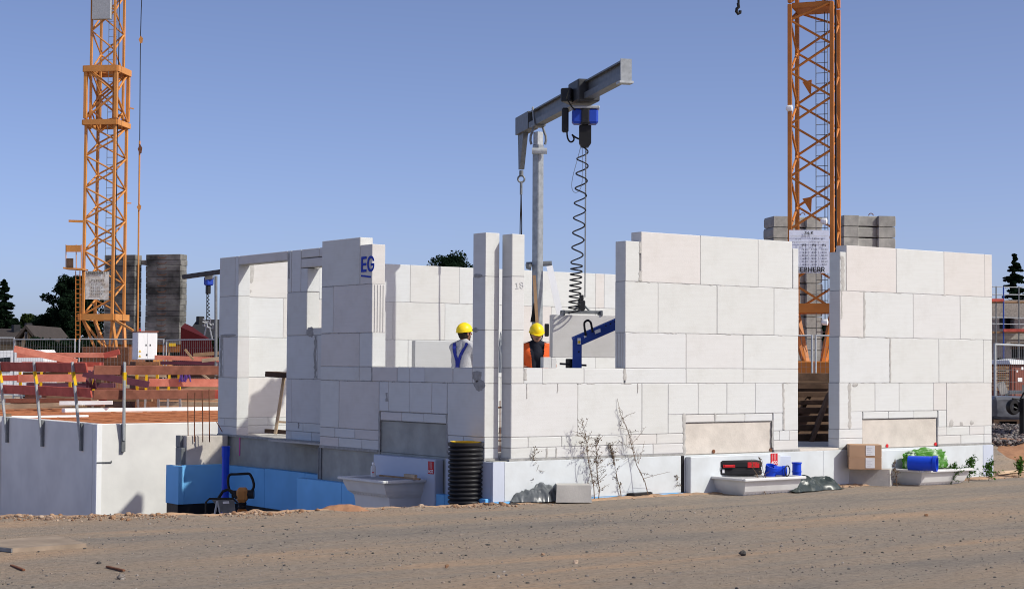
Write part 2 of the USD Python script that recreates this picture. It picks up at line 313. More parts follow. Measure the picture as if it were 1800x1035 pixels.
# ------------------------------------------------------------------ the unfinished house
house = thing('unfinished_house', 'unfinished single storey house of large white blocks without a roof', 'house')
T = .2
def wall(label, axis, plane, rows, thick=T, inward=1, zsplit=True, name='block_wall'):
    """rows: (z0, z1, [joints]) ; blocks run between successive joints, None leaves a gap. axis 0: wall along x with its face at y=plane; axis 1: along y, face at x=plane"""
    core = MB(); blocks = []
    for z0, z1, js in rows:
        for a, b in zip(js[:-1], js[1:]):
            if a is None or b is None: continue
            a, b = min(a, b), max(a, b); g = .0021
            blocks.append((a+g, b-g, z0+g, z1-g))
            e = .005
            lo, hi = (a-.001+(e), plane+e*inward, z0), (b-e, plane+(thick-e)*inward, z1-e*(z1 > 2.4))
            lo, hi = np.array(lo), np.array(hi)
            if axis == 1: lo, hi = lo[[1, 0, 2]], hi[[1, 0, 2]]
            core.box(lo+vec(0, 0, -.002), hi)
            # joint filler between neighbours
    for z0, z1, js in rows:
        for k in range(1, len(js)-1):
            if None in (js[k-1], js[k], js[k+1]): continue
            lo, hi = np.array((js[k]-.02, plane+.0042*inward, z0+.004)), np.array((js[k]+.02, plane+(thick-.006)*inward, z1-.012))
            if axis == 1: lo, hi = lo[[1, 0, 2]], hi[[1, 0, 2]]
            core.box(lo, hi)
    w = obj(name, core, M['mortar'], house, label=label)
    for a, b, z0, z1 in blocks:
        off = rng.uniform(-.0015, .0025); lo, hi = np.array((a, plane-off*inward, z0)), np.array((b, plane+(thick-rng.uniform(0, .003))*inward, z1))
        if axis == 1: lo, hi = lo[[1, 0, 2]], hi[[1, 0, 2]]
        mb = MB().box(lo, hi, rng.uniform(.003, .007)); v, f = mb.get()
        c = v.mean(0); o = obj('block', (v-c, f), M['aerated_block'], w); UsdGeom.Xformable(o).AddTranslateOp().Set(Gf.Vec3d(*c))
    return w
Z0, Z1, Z2, Z3, Z4, Z5 = 0, .125, .25, .875, 1.5, 2.125
PT = 1.06
def fx(px, py=650): return float(on(px, py, 1, 0)[0])
def ly(px, py=650): return float(on(px, py, 0, 0)[1])
def jx(py, *pxs): return [None if p is None else (p if p < 50 else fx(p, py)) for p in pxs]
def jy(py, *pxs): return [None if p is None else (p if p < 50 else ly(p, py)) for p in pxs]
# right hand (sunlit street) front, left part: pillar, parapet and long piece
front_a = wall('sunlit street front with a low parapet and a slim corner pillar', 0, 0., [
    (Z5, 2.625, jx(450, .243, 922.5, None, 1099.5, 1124.5)), (Z5, 2.75, jx(450, 1127, 1231.5, 1332.7, 1393)), (Z5, 2.66, jx(450, 1393.6, 1404)),
    (Z4, Z5, jx(540, .243, 921.5, None, 1099, 1156.7, 1260.4, 1360.6, 1404)),
    (PT, Z4, jx(620, .243, 920.7, None, 1099, 1206, 1306.5, 1403.5)), (Z3, PT, jx(660, .243, 920.7, 953.3, 1026.4, 1097, 1206, 1306.5, 1403.5)[:5]),
    (Z3, PT-.0005, jx(660, 1099.2, 1206, 1306.5, 1403.5)),
    (Z2, Z3, jx(720, .243, 1015.5, 1128.3, 1174.3)), (.485, Z3, jx(700, 1174.4, 1227.3, 1277.6, 1327.8, 1376.4)), (Z2, Z3, jx(700, 1377.5, 1403.3)),
    (.385, .48, jx(730, 1204, 1256.5, 1309.5, 1358)), (Z2, .484, jx(740, 1174.6, 1202, None, 1359.5, 1376.4)),
    (Z1, Z2, jx(770, .243, 928.4, 987, 1100.7, 1154.3, 1202, None, 1359.7, 1370.5, 1387.4, 1403.3)),
    (Z0, Z1, jx(790, .243, 961.5, 977.5, 1093, 1148, 1202, None, 1359.7, 1403.3))])
front_b = wall('sunlit street front piece right of the doorway', 0, 0., [
    (Z5, 2.655, jx(480, 1476.5, 1487.5)), (Z5, 2.75, jx(480, 1488, 1575.5, 1659.4, 1731, 1744.3)),
    (Z4, Z5, jx(560, 1476.3, 1518, 1605.3, 1687.8, 1744)), (Z3, Z4, jx(630, 1475.6, 1564.7, 1650, 1729, 1743.8)),
    (.485, Z3, jx(700, 1494, 1538, 1580.7, 1641, 1663.6)), (Z2, Z3, jx(710, 1475, 1493)), (Z2, Z3, jx(710, 1664, 1743.5)),
    (.385, .48, jx(730, 1517, 1562, 1606, 1648)), (Z2, .484, jx(740, 1494.5, 1516, None, 1649.3, 1663.4)),
    (Z1, Z2, jx(755, 1474.7, 1516, None, 1648.5, 1664, 1704.5, 1729.6, 1743.5)), (Z0, Z1, jx(775, 1474.7, 1516, None, 1648.5, 1689, 1729.6, 1743.5))])
# left (shaded) side
left_a = wall('shaded left side with a wide window gap', 1, 0., [
    (Z5, 2.745, jy(460, 4.02, 632.7)), (Z5, 2.64, jy(460, 632.9, 654.3, None, 831.4, .185)),
    (Z4, Z5, jy(540, 4.02, 586, 654.2, None, 830.8, .185)), (PT, Z4, jy(620, 4.02, 631.4, 654.2, None, 830.4, .185)),
    (Z3, PT-.001, jy(660, 4.02, 631.4, 653.3, 698, 720, 747, 796, 830.2, .185)),
    (Z2, Z3, jy(700, 4.02, 596, 666.3)), (.50, Z3, jy(700, 666.6, 683, 720, 759, 785.8)), (Z2, Z3, jy(720, 786.2, .185)),
    (.385, .494, jy(730, 668.4, 706, 745, 785.6)),
    (Z1, Z2, jy(760, 4.02, 588.6, 623.7, 665.6, None, 787.5, 815, .185)), (Z0, Z1, jy(780, 4.02, 595.3, 636, 665.6, None, 787.5, 830, .185))])
X2 = .54
left_b = wall('set back shaded left wall with door gap and small window', 1, X2, [
    (Z5, 2.735, [8.15, 7.62, 7.51]), (Z4, Z5, [8.15, 7.51]), (Z3, Z4, [8.15, 7.98, 7.51]), (Z2, Z3, [8.15, 7.51]), (Z1, Z2, [8.15, 7.93, 7.51]), (Z0, Z1, [8.15, 7.51]),
    (2.60, 2.735, [7.505, 5.97]),
    (Z5, 2.735, [5.965, 5.84]), (Z5, 2.735, [5.835, 5.56]), (Z5, 2.46, [5.555, 5.36]), (2.47, 2.60, [5.555, 4.3]), (2.61, 2.735, [5.555, 5.03, 4.3]),
    (Z4, Z5, [5.965, 5.37]), (Z3, Z4, [5.965, 5.05, 4.02]), (Z4, 1.60, [5.365, 4.6]), (Z2, Z3, [5.965, 5.80, 4.85, 4.02]),
    (Z1, Z2, [5.965, 5.45, 4.7, 4.02]), (Z0, Z1, [5.965, 5.80, 5.2, 4.02])])
YR = 7.935
def rx(py, *pxs): return [p if p < 50 else float(on(p, py, 1, YR)[0]) for p in pxs]
rear = wall('sunlit rear wall seen across the open rooms', 0, YR, [
    (Z5, 2.75, rx(500, .745, 2.2, 3.2, 721, 807.5, 4.9+1.2, 1047, 8.1, 8.9)), (Z4, Z5, rx(560, .745, 1.55, 2.6, 3.6, 782, 5.9, 6.9, 7.9, 8.9)),
    (Z3, Z4, rx(620, .745, 2.1, 482, 3.9, 4.9, 5.9, 6.9, 7.9, 8.9)), (Z2, Z3, [.745, 1.8, 2.8, 3.8, 4.8, 5.8, 6.8, 7.8, 8.9]),
    (Z1, Z2, [.745, 1.3, 2.3, 3.3, 4.3, 5.3, 6.3, 7.3, 8.9]), (Z0, Z1, [.745, 1.8, 2.8, 3.8, 4.8, 5.8, 6.8, 7.8, 8.9])])
notch = wall('short return wall of the projecting front room', 0, 3.82, [(z0, z1, [.205, .745]) for z0, z1 in ((Z0, Z1), (Z1, Z2), (Z2, Z3), (Z3, Z4), (Z4, Z5), (Z5, 2.73))])
# grooved block ends
g = MB()
for k in range(3): g.box((-.004+.0, .05+.05*k, 0), (.0, .056+.05*k, .61))
for z0, x in ((Z3+.19, fx(1099)),):
    m_ = MB()
    for k in range(3): m_.box((x-.006, .045+.05*k, z0+.005), (x+.004, .053+.05*k, Z4-.01))
    obj('groove', m_, M['block_groove'], front_a)
yj = ly(654.2, 540); m_ = MB()
for k in range(4): m_.box((.035+.043*k, yj-.006, Z4+.01), (.041+.043*k, yj+.004, Z5-.01))
obj('groove', m_, M['block_groove'], left_a)
# mortar smears, thin and irregular
def smear(par, axis, plane, u, z0, z1, w, m='mortar_smear', wob=.5, inward=1):
    n = max(5, int((z1-z0)/.035)); zz = np.linspace(z0, z1, n); c = u+w*.25*np.cumsum(rng.normal(0, .35, n))/2
    tp = np.sin(np.linspace(.25, np.pi-.25, n))**.5 if w > .085 else np.ones(n); a = c-w/2*tp*(1+wob*rng.uniform(-1, 1, n)); b = c+w/2*tp*(1+wob*rng.uniform(-1, 1, n))
    V, F = [], []
    def put(uu, z, o): V.append((uu, plane-o*inward, z) if axis == 0 else (plane-o*inward, uu, z))
    for i in range(n): put(a[i], zz[i], .0005); put(a[i]+(b[i]-a[i])*.2, zz[i], .006); put(a[i]+(b[i]-a[i])*.8, zz[i], .006); put(b[i], zz[i], .0005)
    for i in range(n-1):
        for j in range(3): A = 4*i+j; F += [[A, A+1, A+5], [A, A+5, A+4]]
    return obj('mortar_smear', (np.array(V), np.array(F)), M[m], par, smooth=True)
for px, y0, y1, w in ((1481, 450, 511, .07), (1479, 511, 560, .035), (1518.5, 514, 592, .045), (1565, 597, 671, .035), (1493, 674, 753, .06)):
    smear(front_b, 0, 0., fx(px, (y0+y1)/2), on(px, y1, 1, 0)[2], on(px, y0, 1, 0)[2], w)
for px, y0, y1, w in ((1125.5, 425, 445, .04), (1125.5, 476, 494, .05), (1377.5, 674, 716, .055), (1377.5, 716, 755, .04), (1203, 726, 798, .05), (1358, 738, 786, .03), (923, 648, 668, .05), (926, 674, 700, .014), (980, 674, 690, .02), (1098, 648, 668, .05), (1121, 674, 690, .018), (961, 788, 804, .03), (978, 788, 804, .02), (1257, 726, 737, .035)):
    smear(front_a, 0, 0., fx(px, (y0+y1)/2), on(px, y1, 1, 0)[2], on(px, y0, 1, 0)[2], w)
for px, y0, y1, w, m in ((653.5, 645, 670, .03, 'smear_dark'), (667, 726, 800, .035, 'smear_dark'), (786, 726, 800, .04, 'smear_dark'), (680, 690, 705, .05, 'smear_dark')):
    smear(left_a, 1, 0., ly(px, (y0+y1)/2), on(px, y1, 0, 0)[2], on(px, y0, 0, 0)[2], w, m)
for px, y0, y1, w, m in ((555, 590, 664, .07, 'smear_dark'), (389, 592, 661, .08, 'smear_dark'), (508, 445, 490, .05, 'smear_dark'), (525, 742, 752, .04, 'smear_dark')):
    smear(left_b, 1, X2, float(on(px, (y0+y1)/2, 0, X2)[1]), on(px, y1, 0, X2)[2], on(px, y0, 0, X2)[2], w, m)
def blob(par, axis, plane, u, z, w, h, m='smear_dark', seed=0, inward=1):
    k = 40; an = np.linspace(0, 2*np.pi, k, endpoint=False); V = [(0, 0, .006)]; F = []
    for f_, o in ((.7, .006), (1, .0008)):
        for a in an:
            r_ = f_*(.55+.9*meshkit.fbm(np.array([[math.cos(a)*1.7+seed*3.1, math.sin(a)*1.7, seed]]), 4, seed)[0]); V.append((r_*w/2*math.cos(a), r_*h/2*math.sin(a), o))
    for i in range(k): j = (i+1) % k; F += [[0, 1+i, 1+j], [1+i, 1+k+i, 1+k+j], [1+i, 1+k+j, 1+j]]
    V = np.array(V); Q = np.stack([u+V[:, 0], plane-V[:, 2]*inward, z+V[:, 1]], 1) if axis == 0 else np.stack([plane-V[:, 2]*inward, u+V[:, 0], z+V[:, 1]], 1)
    return obj('mortar_smear', (Q, np.array(F)), M[m], par, smooth=True)
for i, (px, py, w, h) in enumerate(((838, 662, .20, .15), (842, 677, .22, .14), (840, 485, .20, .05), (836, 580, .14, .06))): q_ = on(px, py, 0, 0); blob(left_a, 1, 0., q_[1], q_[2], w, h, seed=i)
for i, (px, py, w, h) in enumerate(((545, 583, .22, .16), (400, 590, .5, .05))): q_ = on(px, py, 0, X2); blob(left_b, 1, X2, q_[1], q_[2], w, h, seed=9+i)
for i, (px, py, w, h) in enumerate(((434, 512, .16, .14), (440, 476, .12, .4))): q_ = on(px, py, 1, YR); blob(rear, 0, YR, q_[0], q_[2], w, h, 'mortar_smear', seed=20+i)
for i, (px, py, w, h) in enumerate(((1672, 744, .10, .10), (1690, 744, .08, .06), (1708, 743, .09, .07), (1503, 676, .1, .06))): q_ = on(px, py, 1, 0); blob(front_b, 0, 0., q_[0], q_[2], w, h, 'mortar_smear', seed=30+i)
# small squeezed-out mortar bits along the bed joints
def bits(par, axis, plane, us, z, n, inward=1):
    for k in range(n):
        u = rng.uniform(*us); L = rng.uniform(.03, .16); h = rng.uniform(.008, .02); m = 8; x = np.linspace(-L/2, L/2, m); pr = np.sqrt(np.clip(1-(2*x/L)**2, 0, 1)); a, b = z-h*pr*rng.uniform(.1, .7, m), z+h*pr*rng.uniform(.1, .6, m); V, F = [], []
        for i in range(m):
            for zz, o in ((a[i], .001), ((a[i]+b[i])/2, .005), (b[i], .001)): V.append((u+x[i], plane-o*inward, zz) if axis == 0 else (plane-o*inward, u+x[i], zz))
        for i in range(m-1):
            for j in range(2): A = 3*i+j; F += [[A, A+1, A+4], [A, A+4, A+3]]
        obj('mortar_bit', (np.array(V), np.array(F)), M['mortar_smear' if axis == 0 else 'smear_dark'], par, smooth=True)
for z in (Z3, Z4, Z5): bits(front_a, 0, 0., (2.1 if z > 1 else .4, 4.8), z, 9); bits(front_b, 0, 0., (5.85, 8.8), z, 6)
for z in (Z3, Z4, Z5): bits(left_a, 1, 0., (2.8, 3.9), z, 4)
bits(left_a, 1, 0., (.5, 2.6), Z3, 7); bits(left_b, 1, X2, (5.1, 5.9), Z3, 3); bits(rear, 0, YR, (3.7, 8.3), Z5, 8)
# markings
p0 = on(634, 478, 0, 0); obj('blue_lettering', MB().text('EG', .19, p0+vec(-.005, 0, 0), (0, -1, 0), (0, 0, 1), .003).bar(p0+vec(-.0045, -.02, -.05), p0+vec(-.0045, -.26, -.075), .022, .004, up=(1, 0, 0)), M['ink_blue'], left_a)
p0 = on(905, 508, 1, 0); obj('pencil_number', MB().text('18', .075, p0+vec(0, -.0045, 0), (1, 0, .12), (-.12, 0, 1), .002, False), M['pencil'], front_a)
# concrete and insulation of the base
fd = MB().box((.014, .014, -2.4), (8.93, 4.02, -.022)).box((.56, 4.02, -2.4), (8.93, 8.15, -.022))
foundation = obj('foundation', fd, M['concrete_green'], house, label='grey concrete basement wall under the blocks')
for lo, hi in (((.215, -.012, -.03), (fx(1203, 795), .2, .002)), ((fx(1360, 790), -.012, -.03), (fx(1404, 790), .2, .002)), ((fx(1472, 786), -.012, -.03), (fx(1517, 786), .2, .002)), ((fx(1648, 780), -.012, -.03), (8.93, .2, .002)),
               ((-.012, .17, -.03), (.2, ly(788, 805), .002)), ((-.012, ly(665, 790), -.03), (.2, 4.02, .002)), ((X2-.012, 4.05, -.03), (X2+.2, 8.15, .002))): obj('mortar_bed', MB().box(lo, hi), M['smear_dark'], foundation)
obj('doorstep', MB().box((fx(1404, 788), -.015, -.028), (fx(1473, 788), .25, .004), .004), M['concrete_warm'], foundation)
for (ax, lo, hi, m) in ((0, fx(1203.5, 770), fx(1358, 770), 'concrete_warm'), (0, fx(1517.5, 760), fx(1648, 760), 'concrete_warm'), (1, ly(785, 770), ly(667, 770), 'concrete_green')):
    a, b = (vec(lo, .022, -.02), vec(hi, .19, .375)) if ax == 0 else (vec(.022, lo, -.02), vec(.19, hi, .378))
    cp = obj('concrete_panel', MB().box(a, b, .006), M[m], house)
    if ax == 0:
        ho = MB()
        for px, py in (((1254, 793), (1354.5, 790)) if lo < 4 else ((1559, 783), (1644, 780))):
            q = on(px, py, 1, .02); ho.lathe([(.0, 0), (.024, 0), (.026, .008), (.0, .008)], 12, q, np.array([[1, 0, 0], [0, 0, -1], [0, 1, 0.]]))
        obj('anchor_plug', ho, M['rust'] if lo < 4 else M['logo_red'], cp)
for a, b, m in ((-.03, .135, 'xps_lilac'), (.138, 2.86, 'xps_white'), (2.91, 5.4, 'xps_white'), (5.403, 8.70, 'xps_white'), (8.705, 8.935, 'xps_lilac')):
    obj('insulation_board', MB().box((a, -.03, -.485), (b, .01, -.028), .003), M[m], house)
obj('insulation_board', MB().box((-.03, .014, -.485), (.01, .95, -.03), .003), M['xps_lilac'], house)
obj('blue_insulation', MB().box((-.045, -.045, -1.1), (8.94, .01, -.488), .004), M['xps_blue'], house, label='thin blue insulation edge at the foot of the street front')
for a, b in ((.02, .86), (.863, 2.06), (2.063, 3.27), (3.273, 4.46)):
    obj('blue_insulation', MB().box((-.10, a, -1.02), (.012, b, -.45+rng.uniform(-.006, .006)), .006), M['xps_blue'], house)
for a, b in ((4.3, 5.2), (5.203, 6.4), (6.403, 7.59)):
    obj('blue_insulation', MB().box((.44, a, -1.02), (.558, b, -.45+rng.uniform(-.008, .008)), .006), M['xps_blue'], house)
obj('blue_insulation', MB().box((-.28, 7.6, -1.02), (.44, 7.7, -.44), .006), M['xps_blue'], house)
obj('blue_insulation', MB().box((-.38, 7.58, -1.02), (-.283, 8.02, -.45), .006), M['xps_blue'], house)
obj('bitumen_coat', MB().box((-.088, -.04, -2.4), (.012, 4.44, -1.0)).box((.452, 4.4, -2.4), (.558, 7.6, -1.0)).box((-.37, 7.61, -2.4), (.45, 8.0, -1.0)), M['bitumen'], house)
up_ = obj('concrete_upstand', MB().box((-.20, 7.70, -.45), (.20, 8.0, -.004), .01).box((.20, 7.72, -.45), (.50, 8.25, -.01), .006), M['concrete_warm'], house)
obj('upstand_side_board', MB().box((-.275, 7.72, -.45), (-.205, 7.92, -.18), .006).box((-.26, 7.8, -.18), (-.205, 7.95, -.002), .006), M['galv_dark'], up_)
p0 = on(422, 768, 0, .558); obj('pink_mark', MB().box((.549, p0[1]-.012, -.31), (.5575, p0[1]+.008, -.03), .002), M['pink_mark'], foundation)
p0 = on(553, 800, 0, .558)
obj('joint_strip', MB().box((-.005, 3.98, -.46), (.03, 4.03, -.03)).box((-.012, 4.03, -.46), (.03, 4.05, -.03)), M['galv_dark'], foundation)
obj('floor_strip', MB().box((X2, 5.97, -.02), (8.9, 7.9, .003)).box((.22, .22, -.02), (8.9, 5.9, .0025)), M['concrete'], foundation)
rb = MB()
for px, top in ((331, 690), (342, 690), (356.5, 686), (368.5, 684)):
    q = P(px, 765, 26.0); t = P(px+rng.uniform(-1, 1), top, 26.0); rb.tube([q-vec(0, 0, .1), (q+t)/2+rng.normal(0, .004, 3), t], .0085, 6)
rb.tube([P(380, 740, 25.9), P(391, 759, 25.9)], .007, 6)
obj('starter_bar', rb, M['rust'], up_)

# boards that carry the light wells, with the red badge
def badge(par, o, ex, s=.15):
    o = np.asarray(o, float); ex = nrm(ex); up = vec(0, 0, 1); n = np.cross(ex, up)
    b = MB(); c = [o+ex*u+up*z for u in (0, s*.82) for z in (0, s)]; b.hull([q+n*k for q in c for k in (0, .004)])
    bd = obj('red_badge', b, M['logo_red'], par)
    w = MB().text('ACO', s*.24, o+ex*.006+up*s*.09+n*.0045, ex, up, .002)
    for k in range(3): q = o+ex*s*(.16+.2*k)+up*s*.42+n*.0045; w.hull([q+ex*a+up*z+n*t for a in (0, s*.02) for z in (0, s*.52) for t in (0, .002)])
    obj('badge_lettering', w, M['white_paint'], bd)
b1 = obj('mounting_board', MB().box((-.12, 1.04, -1.0), (.0, 2.45, -.045), .008), M['xps_lilac'], house, label='lilac mounting board with a red badge behind the shaded light well')
p0 = on(753, 832, 0, -.12); badge(b1, p0+vec(-.0025, 0, 0), (0, -1, 0))
b2 = obj('mounting_board', MB().box((2.93, -.13, -.9), (4.5, -.031, -.04), .008), M['xps_white'], house, label='white mounting board with a red badge behind the black case')
p0 = on(1354.5, 817, 1, -.13); badge(b2, p0+vec(0, -.0025, 0), (1, 0, 0))
obj('mounting_board', MB().box((4.503, -.10, -.9), (4.72, -.031, -.075), .006), M['xps_lilac'], house)
obj('mounting_board', MB().box((6.2, -.12, -.9), (7.62, -.031, -.045), .008), M['xps_white'], house, label='white mounting board behind the green bag')
obj('side_gap', MB().box((2.862, -.028, -.9), (2.926, -.01, -.03)), M['bitumen'], foundation)

# rebar cage in the open corner
rc = thing('rebar_cage', 'rusty reinforcement cage standing in the open house corner', 'rebar')
cx_, cy_ = .17, .13
bars = []
for px, top, dd in ((866.5, 704, 21.25), (875, 706, 21.5), (879, 704, 21.6), (887.5, 704, 21.3)):
    q = P(px, 812, dd); q[2] = -.02; t = P(px, top, dd); bars.append((q, t)); obj('bar', MB().tube([q, (q+t)/2+rng.normal(0, .003, 3), t], .0075, 6), M['rust'], rc)
for z in (.17, .64):
    pts = [b[0]*(1-(z+.02)/.75)+b[1]*((z+.02)/.75) for b in (bars[0], bars[1], bars[3], bars[2], bars[0])]
    obj('stirrup', MB().tube(pts, .006, 6), M['rust'], rc)

# ------------------------------------------------------------------ light wells: white troughs hung on their boards
def light_well(label, R, o, grille=True):
    t = thing('light_well', label, 'light well', 'white plastic light wells on the basement wall')
    w, d = 1.05, .62
    def ring(w0, d0, z, x0=0.): return [(x0+(w-w0)/2, 0, z), (x0+(w-w0)/2, -d0, z), (x0+(w+w0)/2, -d0, z), (x0+(w+w0)/2, 0, z)]
    def loft(rings):
        mb = MB(); V = np.vstack(rings); F = []
        for i in range(len(rings)-1):
            for j in range(4): a, b = 4*i+j, 4*i+(j+1) % 4; F += [[a, b, b+4], [a, b+4, a+4]]
        n = len(V)-4; F += [[0, 2, 1], [0, 3, 2], [n, n+1, n+2], [n, n+2, n+3]]; return mb.add(V, F)
    body = loft([ring(.97, .57, -.03), ring(.965, .565, -.07), ring(.90, .52, -.17), ring(.83, .46, -.215), ring(.81, .45, -.235), ring(.80, .44, -.30), ring(.74, .40, -.75)]).xf(R, o)
    obj('trough', body, M['white_plastic'], t, smooth=25)
    rim = MB().box((-.01, -d, -.035), (w+.01, -d+.05, 0), .008).box((-.01, -d+.05, -.035), (.05, 0, 0), .008).box((w-.05, -d+.05, -.035), (w+.01, 0, 0), .008).xf(R, o)
    obj('rim', rim, M['white_plastic'], t)
    obj('cover', MB().box((.04, -d+.04, -.03), (w-.04, -.005, -.012)).xf(R, o), M['grey_plate'], t)
    for k in range(12):
        x = .17+.065*k; obj('rib', MB().hull([(x, -.54, -.07), (x+.026, -.54, -.07), (x+.004, -.487, -.205), (x+.022, -.487, -.205), (x, -.50, -.07), (x+.026, -.50, -.07), (x+.004, -.45, -.2), (x+.022, -.45, -.2)]).xf(R, o), M['white_plastic'], t)
    return t
RL = np.array([[0, 1, 0], [-1, 0, 0], [0, 0, 1.0]])
light_well('white light well with a bottle on it on the shaded left wall', RL, vec(-.12, 2.28, -.29))
light_well('white light well carrying the black tool case', np.eye(3), vec(3.28, -.13, -.29))
light_well('white light well carrying the green bag and blue sleeve', np.eye(3), vec(6.56, -.12, -.29))
RM = np.array([[1, 0, 0], [0, 1, 0], [0, 0, 1.]])

# ------------------------------------------------------------------ small things along the house
# corrugated pipe
cp = thing('corrugated_pipe', 'upright black corrugated drain pipe with a yellow inside', 'pipe')
pc = P(818, 850, 20.0); r = .205; z0, z1 = -.75, on(818, 777, 1, pc[1])[2]
prof = []; nz = 18; zz = np.linspace(z0, z1-.03, nz*8+1)
for z in zz: prof.append((r-.026*(.5-.5*math.cos((z-z0)/(z1-.03-z0)*nz*2*math.pi))**2.5, z))
prof += [(r+.004, z1-.03), (r+.006, z1), (r-.03, z1)]
obj('shell', MB().lathe(prof, 40, (pc[0], pc[1], 0)), M['black_plastic'], cp, smooth=60)
obj('lining', MB().lathe([(r-.03, z1+.006), (r-.022, z1+.010), (r-.034, z1+.006), (r-.04, z1-.1), (r-.04, z0)], 40, (pc[0], pc[1], 0)), M['yellow_paint'], cp, smooth=60)
# blue pipes
def pipe_up(label, px, y0, y1, d, r, group=None):
    t = thing('blue_pipe', label, 'pipe', group); q = P(px, y1, d); zt = P(px, y0, d)[2]; zb = q[2]
    obj('tube', MB().lathe([(r, zb), (r, zt-.15), (r*1.12, zt-.145), (r*1.12, zt-.02), (r*1.2, zt-.018), (r*1.2, zt), (r*1.02, zt), (r*.98, zb)], 24, (q[0], q[1], 0)), M['pipe_blue'], t, smooth=40)
pipe_up('tall blue drain pipe standing against the blue insulation', 395.5, 784, 915, 24.6, .052)
t = thing('blue_sleeve', 'short upright blue pipe sleeve right of the black case', 'pipe sleeve'); q = P(1400.5, 812, 22.3); zb = -.50
obj('tube', MB().lathe([(.058, zb), (.058, q[2]-.13), (.064, q[2]-.128), (.064, q[2]-.112), (.058, q[2]-.11), (.058, q[2]-.02), (.066, q[2]-.018), (.066, q[2]), (.054, q[2]), (.052, zb)], 24, (q[0], q[1], 0)), M['pipe_blue'], t, smooth=40)
def Raxis(a): a = nrm(a); b = nrm(np.cross([0, 0, 1.0] if abs(a[2]) < .9 else [1., 0, 0], a)); return np.stack([b, np.cross(a, b), a], 1)
def sleeve(t, c, a, L, r, name='tube'):
    obj(name, MB().lathe([(r, -L/2), (r, L/2-.05), (r*1.1, L/2-.048), (r*1.1, L/2), (r*.96, L/2), (r*.9, L/2-.05), (r*.9, -L/2)], 28, c, Raxis(a)), M['pipe_blue'], t, smooth=40)
t = thing('blue_elbow', 'blue pipe elbow with ring between case and upright sleeve', 'pipe fitting')
q = P(1355, 829, 21.9); sleeve(t, q, nrm(-.3*FWH+RT*.2+vec(0, 0, 1)), .17, .075); q2 = P(1371, 827, 21.9); sleeve(t, q2, RT, .16, .06, 'branch')
an = np.linspace(0, 2*np.pi, 20); q3 = P(1384, 827, 21.85)
obj('seal_ring', MB().tube([q3+.065*(math.cos(a)*nrm(FWH*.8+RT*.6)+math.sin(a)*vec(0, 0, 1)) for a in an], .008, 6), M['black_rubber'], t)
t = thing('blue_bend', 'blue pipe end peeping out left of the black case', 'pipe fitting'); sleeve(t, P(1257, 826, 21.9), nrm(vec(-.4, -1, .1)), .25, .085)
t = thing('blue_sleeve_lying', 'blue pipe sleeve lying in front of the green bag', 'pipe sleeve'); sleeve(t, P(1622, 814, 23.15), nrm(RT*.92-FWH*.40), .38, .098)
# black case
bc = thing('tool_case', 'black plastic tool case with red handle and label on a light well', 'tool case')
a0 = P(1264, 842, 21.75); ex = nrm(RT+.12*FWH); ey = np.cross([0, 0, 1.0], ex); RC = np.stack([ex, ey, vec(0, 0, 1)], 1); zt = -.285
o = vec(a0[0], a0[1], zt)
obj('shell', MB().box((0, 0, 0), (.56, .40, .085), .018).box((0, 0, .09), (.56, .40, .185), .02).box((.01, .01, .08), (.55, .39, .095)).xf(RC, o), M['black_plastic'], bc)
obj('handle', MB().box((.05, -.028, .10), (.20, -.012, .135), .006).box((.05, -.028, .10), (.07, .0, .135)).box((.18, -.028, .10), (.20, .0, .135)).xf(RC, o), M['logo_red'], bc)
obj('label_plate', MB().box((.37, -.003, .095), (.52, .002, .165), .002).xf(RC, o), M['logo_red'], bc)
obj('latch', MB().box((.04, -.006, .03), (.07, .0, .075), .002).xf(RC, o), M['paper'], bc)
# bottle
bt = thing('bottle', 'white plastic bottle standing on the shaded light well', 'bottle'); q = on(656, 845, 0, -.45); q[2] = -.288
obj('body', MB().lathe([(0, 0), (.030, 0), (.033, .008), (.033, .105), (.026, .13), (.015, .14), (.015, .15), (0, .15)], 18, q), M['white_plastic'], bt, smooth=40)
obj('cap', MB().lathe([(.018, .15), (.018, .175), (.013, .178), (0, .178)], 14, q), M['white_paint'], bt, smooth=40)
obj('printing', MB().hull([q+RT*a-FWH*.034+vec(0, 0, z) for a in (-.014, .014) for z in (.05, .062)]+[q+RT*a-FWH*.030+vec(0, 0, z) for a in (-.014, .014) for z in (.05, .062)]), M['logo_red'], bt)
t = thing('timber_offcut', 'thin brown timber offcut lying on the shaded light well', 'timber')
a, b = on(668, 842, 0, -.35), on(738, 845, 0, -.3); a[2] = b[2] = -.275; obj('stick', MB().bar(a, b, .03, .02, c=.002), M['wood'], t)
obj('block', MB().bar(on(712, 842, 0, -.3)*vec(1, 1, 0)+vec(0, 0, -.25), on(731, 842, 0, -.3)*vec(1, 1, 0)+vec(0, 0, -.25), .04, .045, c=.003), M['wood_pale'], t)
